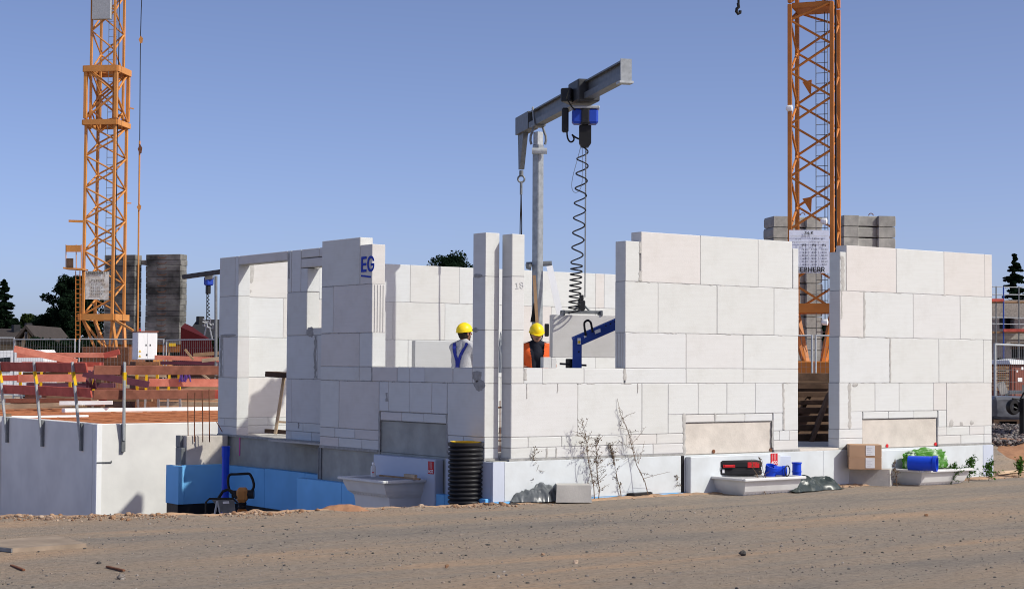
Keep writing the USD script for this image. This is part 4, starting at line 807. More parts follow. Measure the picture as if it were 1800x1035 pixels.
# tail ropes from the left end down into the house
tb = P(916, 640, 28.5); tb[2] = .1
rp = MB()
for s_ in (-1, 1): rp.tube([tail-vec(0, 0, .25), tail-vec(0, 0, .9)+RT*.012*s_, (tail+tb)/2+RT*(-.02+.012*s_), tb+RT*.05*s_], .010, 6)
obj('tail_rope', rp, M['black_rubber'], jt)
obj('tail_hook', MB().tube([tail+vec(0, 0, .02), tail-vec(0, 0, .06)], .035, 10).tube([tail+vec(0, 0, -.12)+.055*(math.cos(u)*RT+math.sin(u)*vec(0, 0, 1)) for u in np.linspace(0, 2*np.pi, 16)], .016, 8).tube([tail-vec(0, 0, .18), tail-vec(0, 0, .38)], .022, 8), M['galv_dark'], jt, smooth=60)
# base of the column
q = jfoot; obj('clamp_arm', MB().tube([P(925, 465, 27.6), P(970, 463, 27.6)], .04, 12).tube([P(929, 464, 27.5), P(929, 469, 27.5), P(934, 470, 27.5)], .05, 10), M['galv_dark'], jt, smooth=40)
obj('base_frame', MB().bar(q+RT*-.6+vec(0, 0, .05), q+RT*.6+vec(0, 0, .05), .12, .1).bar(q-FWH*.6+vec(0, 0, .055), q+FWH*.6+vec(0, 0, .055), .12, .1), M['galv_dark'], jt)
obj('brace', MB().bar(P(966, 468, 27.5), P(986, 560, 27.2), .10, .04, up=FWH), M['white_paint'], jt, label='white slanted brace of the jib crane')
obj('control_box', MB().box((-.035, -.05, -.10), (.035, .05, .10), .01, np.stack([RT, FWH, vec(0, 0, 1)], 1), P(961, 580, 27.0)), M['black_plastic'], jt)
t = thing('timber_plank', 'slim brown plank leaning upright against the crane column', 'timber'); obj('plank', MB().bar(P(939, 484, 27.2), P(946, 600, 27.0), .05, .03, up=FWH), M['wood'], t)
t = thing('long_level', 'long black tool leaning behind the person in the orange vest', 'tool'); obj('shaft', MB().hull([P(x, y, d) for x, y in ((938, 532), (941, 535), (943, 566), (932, 566)) for d in (27.1, 27.15)]), M['black_rubber'], t)
# clamp and the block it holds
ex = nrm(RT*.985+FWH*.10); ex = nrm(RT*math.cos(.19)+FWH*math.sin(.19)); ey = nrm(np.cross([0, 0, 1.0], ex)); RB = np.stack([ex, ey, vec(0, 0, 1)], 1)
hb_ = P(971, 553, 25.2)
t = thing('hanging_block', 'large white block hanging from the crane clamp', 'building block')
obj('block', MB().box((0, 0, -.623), (.998, .2, 0), .006).xf(RB, hb_), M['aerated_block'], t)
t = thing('block_clamp', 'grey block clamp at the end of the crane chain', 'clamp'); c0 = hb_+ex*.46+ey*.1
obj('beam', MB().bar(c0-ex*.30+vec(0, 0, .045), c0+ex*.30+vec(0, 0, .045), .06, .05, c=.008).bar(c0-ex*.30+vec(0, 0, .03), c0-ex*.27+vec(0, 0, .03), .24, .08, c=.01).bar(c0+ex*.27+vec(0, 0, .03), c0+ex*.30+vec(0, 0, .03), .24, .08, c=.01), M['galv_dark'], t)
obj('hook_block', MB().box((-.05, -.05, .07), (.05, .05, .22), .015, RB, c0).box((-.03, -.03, .22), (.03, .03, .30), .01, RB, c0), M['black_plastic'], t)
obj('lever', MB().tube([c0+ex*x+vec(0, 0, z) for x, z in ((-.12, .05), (-.06, .13), (.06, .13), (.13, .06))], .018, 8), M['galv_dark'], t)
# blue lifting fork behind the parapet
lf = thing('lifting_fork', 'blue steel lifting fork with a black eye behind the parapet', 'lifting fork'); D = 21.7
def F_(x, y, d=D): return P(x, y, d)
obj('post', MB().bar(F_(1014.5, 596), F_(1014.5, 668)*vec(1, 1, 0)+vec(0, 0, .06), .10, .115, up=RT, c=.006), M['blue_paint'], lf)
obj('arm', MB().bar(F_(1010, 601), F_(1120, 553, 22.1), .10, .13, c=.006), M['blue_paint'], lf)
obj('eye', MB().tube(spline([F_(x, y) for x, y in ((1030, 590), (1027, 570), (1029, 565), (1033, 563), (1037, 565), (1039, 569), (1042, 584))]), .014, 8), M['black_rubber'], lf, smooth=60)
st = F_(1018, 600)-FWH*.055
obj('warning_sticker', MB().hull([F_(x, y, d) for x, y in ((1015, 594), (1021, 594), (1021, 605), (1015, 605)) for d in (21.62, 21.64)]), M['paper'], lf)
obj('yellow_dot', MB().ball(F_(1018, 601, 21.62), .018, 1), M['yellow_paint'], lf)
obj('label_plate', MB().hull([F_(x, y, d) for x, y in ((1045, 581), (1055, 577), (1056, 583), (1046, 587)) for d in (21.72, 21.75)]).hull([F_(x, y, d) for x, y in ((1026, 590), (1030, 588.5), (1031, 592), (1027, 594)) for d in (21.70, 21.73)]), M['paper'], lf)
hl = MB()
for x, y in ((1065, 572.5), (1073, 569), (1081, 565.5), (1017.5, 618)): hl.ball(F_(x, y, 21.78 if x > 1050 else 21.64), .011, 1)
obj('hole', hl, M['ink'], lf)
obj('tine', MB().bar(F_(1014.5, 668)*vec(1, 1, 0)+vec(0, 0, .06), F_(1120, 668, 22.1)*vec(1, 1, 0)+vec(0, 0, .06), .12, .06, c=.006), M['blue_paint'], lf)
obj('cross_pin', MB().tube([F_(984, 639, 21.75), F_(1031, 642, 21.75)], .013, 8).box((-.04, -.05, -.09), (.04, .05, .07), .01, None, F_(1002, 640, 21.8)), M['black_rubber'], lf)
# block stacks and offcuts in the rooms
t = thing('block_stack', 'two white blocks stacked behind the person in dungarees', 'block stack')
exs = nrm(RT*math.cos(.22)+FWH*math.sin(.22)); eys = np.cross([0, 0, 1.0], exs); RS = np.stack([exs, eys, vec(0, 0, 1)], 1); q = P(729, 640, 27.0); q[2] = 0
for k in range(2): obj('block', MB().box((0, 0, .22+.625*k), (.998, .30, .22+.623+.625*k), .006).xf(RS, q), M['aerated_block'], t)
obj('pallet', MB().box((0, 0, .02), (1, .7, .06)).box((0, .0, .17), (1., .7, .215)).box((0, .0, .06), (.1, .7, .17)).box((.45, .0, .06), (.55, .7, .17)).box((.9, .0, .06), (1, .7, .17)).xf(RS, q), M['wood_pale'], t)
t = thing('block_offcut', 'small grooved white block offcut standing on the parapet', 'building block'); q = on(955, 645, 1, .06); q[2] = PT+.002; R = rotz(-.35)
obj('piece', MB().box((0, 0, 0), (.10, .12, .125), .004).box((.104, 0, 0), (.165, .12, .122), .004).box((.07, .01, .0), (.12, .11, .115)).xf(R, q), M['aerated_block'], t)
t = thing('glove_rag', 'grey rag lying on a ledge between the two corner pillars', 'rag'); a, b = P(876, 655, 22.5), P(884, 655, 22.5)
obj('cloth', crumple(a, b, .55, .06, seed=3, amp=.3), M['galv_matt'], t, smooth=True)
# door: timber step plank and trestle
t = thing('timber_trestle', 'weathered wooden trestle with a dark top board in the left doorway', 'trestle')
obj('top_board', MB().bar(P(476, 657, 25.6), P(520, 660, 25.3), .25, .075, c=.004), M['wood_dark'], t)
obj('leg', MB().bar(P(499, 664, 25.6), P(484, 762, 25.4), .075, .04, up=RT), M['wood_pale'], t); obj('leg', MB().bar(P(512, 664, 25.6), P(520, 762, 25.9), .075, .04, up=RT), M['wood_pale'], t)
obj('rung', MB().bar(P(490, 741, 25.5), P(520, 743, 25.5), .05, .03), M['wood_pale'], t)
t = thing('timber_beam', 'dark brown beam lying on the floor in the left doorway', 'timber'); obj('beam', MB().bar(P(468, 757, 26.3), P(515, 760, 26.0), .08, .06), M['wood_dark'], t)
# timber stack behind the right doorway
ws = thing('timber_stairs', 'dark rough wooden steps and boards behind the right doorway', 'stairs')
b0 = P(1400, 787, 24.9); exd = nrm(RT)
for k, (y0, y1, dd, sh) in enumerate(((655, 669, 26.9, 0), (673, 683, 26.5, 1), (688, 697, 26.3, 0), (703, 711, 26.1, 2), (716, 726, 25.9, 0), (731, 741, 25.7, 2), (746, 757, 25.5, 1), (763, 776, 25.3, 0))):
    obj('tread', MB().bar(P(1385, (y0+y1)/2, dd), P(1475, (y0+y1)/2+rng.uniform(-1, 1), dd), .22, (y1-y0)/118, c=.004), M['wood_dark'], ws)
obj('stringer', MB().bar(P(1458, 690, 25.9), P(1420, 790, 25.0), .05, .16, up=FWH), M['wood_dark'], ws); obj('stringer', MB().bar(P(1420, 700, 26.3), P(1395, 745, 25.8), .05, .12, up=FWH), M['wood_dark'], ws)
obj('riser_sheet', MB().hull([P(x, y, d) for x, y, d in ((1385, 668, 27.1), (1478, 668, 27.1), (1478, 792, 26.2), (1385, 792, 26.2), (1385, 668, 27.2), (1478, 668, 27.2), (1478, 792, 26.3), (1385, 792, 26.3))]), M['wood_dark'], ws)

# ------------------------------------------------------------------ tower cranes
def tower_crane(label, px, d, s, alpha, z0, ztop, bay, leg_w, dia, m, sign=None):
    t = thing('tower_crane', label, 'tower crane', 'orange tower cranes'); Lq = P(px, 400, d); Lq[2] = 0
    vd = nrm(ray(px, 640)*vec(1, 1, 0)); vr = vec(vd[1], -vd[0], 0)
    e1 = vr*math.cos(alpha)-vd*math.sin(alpha); e2 = vr*math.sin(alpha)+vd*math.cos(alpha); up = vec(0, 0, 1)
    C4 = lambda q: {'L': q, 'F': q+e1*s, 'R': q+e1*s+e2*s, 'B': q+e2*s}
    return t, Lq, e1, e2, up
def mast(t, q, e1, e2, w, z0, z1, bay, leg_w, dia, m, start=0):
    up = vec(0, 0, 1); L, F, R, B = q, q+e1*w, q+e1*w+e2*w, q+e2*w
    for c in (L, F, R, B): obj('mast_leg', MB().bar(c+up*z0, c+up*z1, leg_w, leg_w, up=e1, c=.008), m, t)
    for i, (a, b) in enumerate(((L, F), (F, R), (R, B), (B, L))):
        mb = MB(); z = z0; k = start+i
        while z < z1-.01:
            zz = min(z+bay/2, z1); p, q_ = (a, b) if k % 2 == 0 else (b, a); mb.tube([p+up*z, q_+up*zz], dia/2, 6); z = zz; k += 1
        obj('lattice', mb, m, t)
def ladder(t, p, ex, z0, z1, w=.34, step=.30, m=None):
    mb = MB(); up = vec(0, 0, 1)
    for k in (0, 1): mb.tube([p+ex*w*k+up*z0, p+ex*w*k+up*z1], .012, 5)
    for z in np.arange(z0+.1, z1, step): mb.tube([p+up*z, p+ex*w+up*z], .011, 5)
    obj('ladder', mb, m or M['galv_dark'], t)
# left crane
tc, q, e1, e2, up = tower_crane('left orange tower crane with a climbing collar and small box cabin', 148.5, 67, 1.2, .40, 0, 0, 1.25, .1, .06, 'orange_paint')
s = 1.19
mo = M['orange_paint']
mast(tc, q, e1, e2, s, 2.95, 10.6, 1.24, .105, .075, mo)
mast(tc, q-e1*.03-e2*.03, e1, e2, s+.06, 10.6, 12.6, 1.95, .13, .085, mo)
mast(tc, q+e1*.12+e2*.12, e1, e2, s-.24, 10.2, 18, 1.55, .09, .07, mo, 1)
for z, h in ((10.45, .2), (12.55, .24)):
    a = q-e1*.09-e2*.09; w = s+.18; col = MB()
    for p1, p2 in ((a, a+e1*w), (a+e1*w, a+e1*w+e2*w), (a+e1*w+e2*w, a+e2*w), (a+e2*w, a)): col.bar(p1+up*z, p2+up*z, .10, h)
    obj('climbing_collar', col, mo, tc)
ladder(tc, q+e1*.45+e2*(s-.15), e1, 2.2, 18)
obj('mast_cabinet', MB().bar(q+e1*.2+e2*.05+up*15.05, q+e1*(s-.25)+e2*.05+up*15.05, .25, 1.1), M['galv_matt'], tc)
obj('power_cable', MB().tube([q+e1*(s+.06)+e2*.1+up*z for z in (1.9, 6, 12, 18)], .02, 6), M['black_rubber'], tc)
# base frame and splayed struts
ctr = q+(e1+e2)*s/2
fr = MB(); w = s+.24; a = q-(e1+e2)*.12
for p1, p2 in ((a, a+e1*w), (a+e1*w, a+e1*w+e2*w), (a+e1*w+e2*w, a+e2*w), (a+e2*w, a)): fr.bar(p1+up*2.86, p2+up*2.86, .13, .24)
obj('mast_foot', fr, mo, tc)
for c, dv in ((q, -.0), (q+e1*s, 0), (q+(e1+e2)*s, 0), (q+e2*s, 0)):
    tgt = ctr+(c-ctr)*.62; obj('strut', MB().bar(c+up*2.75, vec(tgt[0], tgt[1], 1.2)+e1*.4, .13, .10), mo, tc); obj('strut', MB().bar(c+up*2.75, vec(ctr[0], ctr[1], 1.6)+e1*.2+(c-ctr)*.15, .08, .08), mo, tc)
obj('slewing_platform', MB().box((-.75, -.8, -.35), (1.2, .9, .35), .03, np.stack([e1, e2, up], 1), ctr+e1*.2+up*1.35), M['rust'], tc); obj('turntable', MB().lathe([(0, -1.4), (.7, -1.4), (.7, -.5), (.55, -.4), (.55, .1), (0, .1)], 24, ctr+e1*.2+up*.9), M['rust'], tc, smooth=40)
obj('undercarriage', MB().bar(ctr-e1*1.8+up*-.2, ctr+e1*1.8+up*-.2, .25, .25).bar(ctr-e2*1.8+up*-.2, ctr+e2*1.8+up*-.2, .25, .25), M['rust'], tc)
obj('long_strut', MB().bar(q+e1*s+up*2.8, P(234, 581, 66), .08, .08), mo, tc)
obj('hoist_motor', MB().tube([P(272, 642, 66), P(300, 642, 66)], .35, 14), mo, tc)
sgn = obj('load_sign', MB().hull([P(x, y, dd) for x, y in ((150, 477), (192, 477.5), (191, 527), (150, 526)) for dd in (66.0, 66.03)]), M['sign_worn'], tc)
sx = nrm(P(192, 500, 66)-P(150, 500, 66)); tx = MB().text('LIEBHERR', .10, P(150.8, 481.5, 65.97), sx, up, .004).text('71', .09, P(182, 481.5, 65.97), sx, up, .004, False).text('P3 P2 P1', .085, P(160, 495, 65.97), sx, up, .004, False)
for i, r_ in enumerate(('9,0 17,0 33,0', '4,2 2,0 1,0', '8,4 14,0 30,0', '4,0 2,0 1,2')): tx.text(r_, .06, P(160, 502+5.5*i, 65.97), sx, up, .003, False)
obj('sign_lettering', tx, M['ink'], sgn)
# small box cabin on brackets
cb = MB().bar(P(116, 472, 66.8), P(150, 474, 66.8), .9, .06)
for x in (116, 134, 143):
    cb.tube([P(x, 430, 66.4), P(x, 472, 66.4)], .02, 6)
obj('cabin_frame', cb, mo, tc); obj('cabin_panel', MB().hull([P(x, y, dd) for x, y in ((116.5, 431), (142, 431), (142, 443), (116.5, 443)) for dd in (66.35, 66.9)]), mo, tc)
obj('cabin_screen', MB().hull([P(x, y, dd) for x, y in ((117, 454), (129, 454), (129, 471), (117, 471)) for dd in (66.35, 66.9)]), M['wood_dark'], tc)
obj('side_arm', MB().bar(P(121, 388.5, 67), P(149, 389.5, 67), .08, .09).bar(q+e1*s+e2*s+up*7.4, q+e1*(s+.2)+e2*(s+.1)+up*7.4, .05, .05).bar(q+e1*s+e2*s+up*11.2, q+e1*(s+.25)+e2*(s+.1)+up*11.15, .05, .05), mo, tc)
mb = MB()
for x in (133, 140.5): mb.tube([P(x, 476, 66.6), P(x, 600, 66.6)], .018, 5)
for y in range(484, 600, 8): mb.tube([P(133, y, 66.6), P(140.5, y, 66.6)], .014, 5)
obj('access_ladder', mb, M['orange_deep'], tc)
# stay rope and its pulleys, thick rod at the bottom
obj('stay_rope', MB().tube([P(250, -30, 67), P(247, 60, 67), P(245.5, 248, 67)], .018, 6), M['black_rubber'], tc)
obj('stay_rod', MB().tube([P(245.5, 248, 67), P(244, 370, 67), P(242, 584, 67)], .034, 7), mo, tc)
for x, y, h in ((247.5, 70, 7), (246.3, 128, 0), (246, 262, 9), (244.3, 364, 6)):
    if h: obj('rope_coupling', MB().hull([P(x+a, y+b, dd) for a, b in ((-4, 0), (0, -h), (4, -2), (3, h*.8), (-1, h)) for dd in (66.9, 67.05)]), mo if h < 9 else M['rust'], tc)
# ballast of the left crane
rot = .30
bx = RT*math.cos(rot)-FWH*math.sin(rot)*-1; bx = nrm(RT*math.cos(rot)+FWH*math.sin(rot)*-1); bx = nrm(RT*.95-FWH*.31); by = np.cross([0, 0, 1.0], bx); RBx = np.stack([bx, by, vec(0, 0, 1)], 1)
def stack_left(px0, px1, d, rows, ztop, hh, n):
    q = P(px0, 500, d); w = (px1-px0)/FOC*d/(bx@RT)
    for k in range(rows):
        o = vec(q[0], q[1], ztop-hh*(k+1)); mb = MB().box((0, 0, .004), (w, .55, hh-.003), .014)
        mb.xf(RBx, o+bx*rng.uniform(-.012, .012)+by*rng.uniform(-.012, .012)); obj('ballast_block', mb, M['ballast_dark'], tc)
        if n: obj('ballast_handle', MB().tube([o+RBx@np.array(p_) for p_ in ((w*.34, -.01, hh*.55), (w*.38, -.03, hh*.35), (w*.56, -.03, hh*.35), (w*.6, -.01, hh*.6))], .012, 5), M['rust'], tc)
zt = P(290, 447.5, 71)[2]; stack_left(256, 321, 71, 16, zt, .232, True); stack_left(183, 241, 71.5, 16, zt, .232, False)
obj('ballast_frame', MB().box((-2.0, 0, -.3), (1.8, 1.0, 0), .02, RBx, P(255, 600, 71)*vec(1, 1, 0)+vec(0, 0, zt-.232*16)), M['orange_deep'], tc)
obj('ballast_top', MB().box((.0, .2, 0), (.5, .8, .2), .02, RBx, P(243, 500, 71.3)*vec(1, 1, 0)+vec(0, 0, zt-.4)), M['ballast_pale'], tc)
# right crane
tc2, q, e1, e2, up = tower_crane('right orange tower crane rising between the two wall pieces', 1388.5, 49, 1.2, .18, 0, 0, 1.5, .1, .06, 'orange_deep')
s = 1.2; mo = M['orange_deep']
mast(tc2, q, e1, e2, s, 2.75, 11.45, 1.50, .115, .075, mo, 1); mast(tc2, q+.0*e1, e1, e2, s, 11.5, 15, 1.5, .11, .06, mo)
obj('mast_plate', MB().box((.05, .05, 11.35), (s-.05, s-.05, 11.5), .01, np.stack([e1, e2, up], 1), q), mo, tc2)
ladder(tc2, q+e1*.58+e2*(s-.2), e1, 2, 15)
obj('guide_rope', MB().tube([q+e1*.85+e2*.9+up*2, q+e1*.85+e2*.9+up*15], .012, 5).tube([q+e1*(s+.05)+e2*.35+up*2, q+e1*(s+.05)+e2*.35+up*15], .03, 6), M['black_rubber'], tc2)
for z, xx in ((9.35, .2), (5.95, .2)): obj('gusset_plate', MB().poly([(0, 0), (.28, .05), (.25, -.42)], 0, .02, e1, up, q+e1*xx+e2*(s-.3)+up*z), mo, tc2)
for u_, z in ((.02, 8.45), (1.0, 5.2), (.02, 3.35), (1.02, 2.35)): obj('lamp', MB().lathe([(0, -.11), (.05, -.11), (.09, -.06), (.09, .06), (0, .08)], 12, q+e1*u_+e2*.0-e2*.08+up*z, Raxis(e1)), M['white_paint'], tc2, smooth=40)
fr = MB(); w = s+.1; a = q-(e1+e2)*.05
for p1, p2 in ((a, a+e1*w), (a+e1*w, a+e1*w+e2*w), (a+e1*w+e2*w, a+e2*w), (a+e2*w, a)): fr.bar(p1+up*2.75, p2+up*2.75, .12, .26)
obj('mast_foot', fr, mo, tc2)
for c in (q, q+e1*s, q+(e1+e2)*s, q+e2*s):
    ctr = q+(e1+e2)*s/2; tgt = ctr+(c-ctr)*.3; obj('strut', MB().bar(c+up*2.62, vec(tgt[0], tgt[1], .9), .12, .10), mo, tc2)
obj('slewing_platform', MB().box((-.6, -.6, .75), (1.9, 1.9, 1.25), .03, np.stack([e1, e2, up], 1), q), mo, tc2)
obj('undercarriage', MB().box((-.3, -.3, -.6), (1.5, 1.5, .75), .03, np.stack([e1, e2, up], 1), q), M['rust'], tc2)
sgn = obj('load_sign', MB().hull([P(x, y, dd) for x, y in ((1387, 404.5), (1458, 404.5), (1458, 480), (1387, 480)) for dd in (48.2, 48.23)]), M['sign_pale'], tc2)
sx = nrm(P(1458, 440, 48.2)-P(1387, 440, 48.2)); tx = MB(); dd = 48.17
tx.text('34 K', .085, P(1413.5, 412, dd), sx, up, .004).text('LIEBHERR', .135, P(1393.5, 478, dd), sx, up, .004)
for x, l in ((1410, 'P3'), (1427.5, 'P2'), (1445, 'P1')): tx.text(l, .065, P(x, 433, dd), sx, up, .003)
for j, row in enumerate((('8,90', '17,00', '33,00'), ('4,20', '2,00', '1,00'), ('10,40', '13,00', '30,00'), ('4,00', '2,00', '1,20'), ('11,80', '14,10', '23,50'), ('4,80', '2,00', '1,50'))):
    for x, l in zip((1411, 1427, 1445), row): tx.text(l, .045, P(x-(1.5 if len(l) > 4 else 0), 440+5.3*j, dd), sx, up, .003, False)
for x, y, l in ((1398, 422, 'Y + Y'), (1427, 421, '2,00 m'), (1443, 422, 'W')): tx.text(l, .045, P(x, y, dd), sx, up, .003, False)
obj('sign_lettering', tx, M['ink'], sgn)
ln = MB()
for y in (414, 425): ln.bar(P(1389, y, dd), P(1456, y, dd), .006, .008)
for x in (1405, 1422, 1439.5): ln.bar(P(x, 425, dd), P(x, 469, dd), .008, .006)
obj('sign_lines', ln, M['pencil'], sgn)
# ballast of the right crane: slabs with thick ends and a waist
def slab_r(par, o, w, R, h, dep=.9):
    mb = MB()
    for x0, x1 in ((0, w*.31), (w*.66, w)):
        ch = .05; pts = [(x, y, z) for x in (x0+ch*.6, x1-ch*.6) for y in (0, dep) for z in (.0, h)]+[(x, y, z) for x in (x0, x1) for y in (.03, dep-.03) for z in (h*.22, h*.78)]
        mb.hull(pts)
    mb.box((w*.2, .10, .006), (w*.8, dep-.08, h-.006), .02); mb.xf(R, o); return obj('ballast_block', mb, M['ballast_pale'], par)
bx2 = nrm(RT*.985-FWH*-.17); by2 = np.cross([0, 0, 1.0], bx2); R2 = np.stack([bx2, by2, vec(0, 0, 1)], 1); D2 = 51.5; hh = .335
zt = P(1530, 377, D2)[2]
for k in range(13):
    for px0, wpx in ((1482, 98), (1358.5, 92)):
        o = P(px0, 450, D2); o = vec(o[0], o[1], zt-hh*(k+1)-(.04 if px0 < 1400 else 0)); slab_r(tc2, o+bx2*rng.uniform(-.01, .01), wpx/FOC*D2, R2, hh-.02)
for px in (1531, 1411, 1402): o = P(px, 378, D2+.4); obj('lifting_loop', MB().tube([vec(o[0], o[1], zt-.03)+.07*(math.cos(u)*RT+(.4+math.sin(u))*up) for u in np.linspace(0, np.pi, 9)], .014, 6), M['rust'], tc2)
# hook hanging from out of the picture
hk = thing('crane_hook', 'black crane hook hanging at the top edge near the right crane', 'crane hook'); D3 = 47
obj('rope', MB().tube([P(1297, -60, D3), P(1297.3, 8, D3)], .02, 6).tube([P(1299.5, -60, D3), P(1299, 8, D3)], .02, 6), M['black_rubber'], hk)
obj('hook', MB().tube([P(1297.5+x, y, D3) for x, y in ((0, 6), (1, 13), (-2.5, 16), (-3, 21), (0, 25), (3.2, 23), (3.5, 19))], .045, 8), M['black_rubber'], hk, smooth=60)

# ------------------------------------------------------------------ neighbouring basement with guard rails
nb = thing('basement_shell', 'grey precast concrete basement shell left of the house', 'building'); NX, NY = .54, 12.89
obj('precast_wall', MB().box((NX, NY+.2, -2.6), (NX+.2, 17.75, 0), .01), M['precast'], nb, label='shaded long face of the basement shell'); obj('precast_wall', MB().box((NX, NY, -2.6), (9.5, NY+.2, 0), .01), M['precast'], nb, label='sunlit end face of the basement shell')
obj('edge_strip', MB().box((NX-.006, NY-.006, -2.6), (NX+.09, NY+.05, -.01)), M['white_paint'], nb)
tie = MB()
for z in (-.68, -1.62): tie.bar((NX+.0, NY-.012, z), (NX+.28, NY-.012, z), .012, .02).bar((NX+.27, NY-.014, z-.01), (NX+.27, NY-.014, z+.03), .01)
obj('wall_tie', tie, M['galv_dark'], nb)
obj('slab_top', MB().box((NX+.2, NY+.2, -.12), (9.4, 24, -.06)), M['rust_mesh'], nb)
ms = MB(); y = NY+.35
while y < 24: ms.tube([(NX+.25, y, -.045), (5, y+rng.uniform(-.05, .05), -.03), (9.3, y+rng.uniform(-.1, .1), -.045)], .007, 4); y += rng.uniform(.12, .75)
for x in np.arange(NX+.6, 9.3, .8): ms.tube([(x, NY+.3, -.048), (x+rng.uniform(-.2, .2), 23.8, -.048)], .007, 4)
obj('rebar_mat', ms, M['rebar_rust'], nb)
obj('far_upstand', MB().box((3.3, 21.4, -.06), (9.4, 21.6, .045), .01), M['white_paint'], nb); obj('near_upstand', MB().box((NX+.4, 18.3, -.06), (2.6, 18.4, -.01), .01), M['white_paint'], nb)
t = thing('timber_post_board', 'upright brown formwork board at the far left of the basement shell', 'timber'); obj('board', MB().hull([P(x, y, d) for x, y in ((8, 727), (20, 727), (20, 920), (5, 920)) for d in (34.6, 34.8)]), M['wood'], t)
t = thing('formwork_panel', 'white formwork panel cut by the left picture edge', 'panel'); obj('sheet', MB().hull([P(x, y, d) for x, y in ((-60, 729), (5.5, 731), (3, 920), (-60, 920)) for d in (35.0, 35.1)]), M['white_paint'], t)
gr = thing('guard_rail', 'guard rail of red boards on steel posts along the basement edge', 'guard rail')
def rail_post(par, foot_, top, out, yellow=True):
    up = vec(0, 0, 1); obj('bracket', MB().bar(foot_-up*.50+out*.03, foot_+up*.0+out*.03, .07, .05, up=out), M['galv_dark'], par)
    p = obj('post', MB().bar(foot_+out*.05-up*.3, top, .045, .045, up=out, c=.004), M['galv_matt'], par)
    a, b = foot_+(top-foot_)*.62, foot_+(top-foot_)*.84; 
    if yellow: obj('yellow_sleeve', MB().bar(a+out*.02, b+out*.02, .054, .054, up=out), M['yellow_paint'], p)
    return p
lx = vec(-1, 0, 0); fy = vec(0, -1, 0); pl = []
for y in (17.35, 15.45, 13.55): rail_post(gr, vec(NX, y, 0), vec(NX-.22, y-.0, 1.10), lx)
rail_post(gr, vec(NX+.48, NY, 0), vec(NX+.40, NY-.22, 1.10), fy)
def rail_board(par, a, b, z, w, m, tilt): obj('board', MB().bar(a+vec(0, 0, z), b+vec(0, 0, z), .03, w, up=nrm(vec(0, 0, 1)+tilt), c=.003), M[m], par)
rail_board(gr, vec(NX-.17, 18.6, 0), vec(NX-.17, 13.0, 0), 1.0, .175, 'board_red', lx*.2); rail_board(gr, vec(NX-.08, 18.6, 0), vec(NX-.08, 13.0, 0), .555, .175, 'board_red', lx*.2)
rail_board(gr, vec(NX-.15, NY-.16, 0), vec(NX+5.2, NY-.16, 0), .96, .165, 'board_brown', fy*.2); rail_board(gr, vec(NX-.12, NY-.08, 0), vec(NX+2.25, NY-.08, 0), .52, .165, 'board_brown', fy*.2)
rail_board(gr, vec(NX+2.1, NY-.04, 0), vec(NX+5.2, NY-.04, 0), .52, .165, 'board_red', fy*.2)
gr2 = thing('guard_rail', 'far guard rail of pale red boards behind the rusty slab', 'guard rail')
for i, px in enumerate((35, 73, 122, 166, 240, 258, 276, 298, 314)):
    f_ = P(px-3*(1 if i % 2 else -1), 700, 42.5); f_[2] = .0; tp = P(px, 650, 42.3); obj('post', MB().bar(f_, tp, .05, .05), M['galv_matt'], gr2); a = f_+(tp-f_)*.45; obj('yellow_sleeve', MB().bar(a, f_+(tp-f_)*.95, .06, .06), M['yellow_paint'], gr2)
for x0, y0, x1, y1, d, w, m in ((-20, 646, 262, 652, 42.6, .15, 'board_salmon'), (30, 665, 155, 664, 42.2, .19, 'board_salmon'), (-20, 665, 32, 664, 42.0, .14, 'board_red'), (262, 672, 400, 673, 42.1, .19, 'board_salmon'), (80, 684, 262, 686, 42.4, .10, 'board_brown')):
    obj('board', MB().bar(P(x0, y0, d), P(x1, y1, d), .03, w, c=.003), M[m], gr2)
# loose boards and timber on the site
for x0, y0, x1, y1, d, w, m, lab in ((25, 613, 135, 636, 46, .17, 'board_salmon', 'long red board lying aslant across the left timber pile'), (30, 624, 205, 624, 47, .14, 'board_salmon', 'long salmon board lying level below the left crane'), (183, 625, 210, 618, 46.5, .15, 'board_red', 'short red board end pointing at the crane foot'),
        (146, 656, 262, 676, 41.0, .16, 'board_purple', 'dark purple board hanging aslant in the far guard rail'), (225, 657, 292, 661, 43.5, .08, 'wood_pale', 'pale lath leaning behind the yellow posts'), (272, 628, 385, 632, 47, .12, 'board_salmon', 'salmon board lying right of the white cabinet'),
        (340, 624, 392, 620, 47.5, .10, 'wood', 'brown board on top of the right timber pile'), (0, 715, 145, 710, 40, .10, 'wood_pale', 'pale plank lying on the far edge of the rusty slab'), (10, 704, 160, 703, 40.5, .10, 'board_brown', 'brown plank behind the pale plank on the slab edge'),
        (325, 614, 340, 632, 46.5, .06, 'wood', 'short stick leaning before the red cover'), (348, 652, 368, 667, 43, .05, 'wood_pale', 'thin diagonal lath by the right end of the far rail'), (355, 634, 400, 628, 46, .1, 'wood_pale', 'pale board at the foot of the right timber pile')):
    tag(obj('loose_board', MB().bar(P(x0, y0, d), P(x1, y1, d), .06, w, c=.003), M[m]), lab, 'board')
t = thing('timber_pile', 'low dark pile of formwork timber on the slab', 'timber pile')
for k in range(14):
    x0, y0 = rng.uniform(-10, 200), rng.uniform(688, 712); L = rng.uniform(50, 150); d = 41+rng.uniform(-1.5, 2.5)
    obj('timber', MB().bar(P(x0, y0, d), P(x0+L, y0+rng.uniform(-2, 2), d+rng.uniform(-.5, .5)), .08, .09, c=.003), M[('wood', 'wood_dark', 'wood_pale', 'board_brown', 'white_paint')[k % 5]], t)
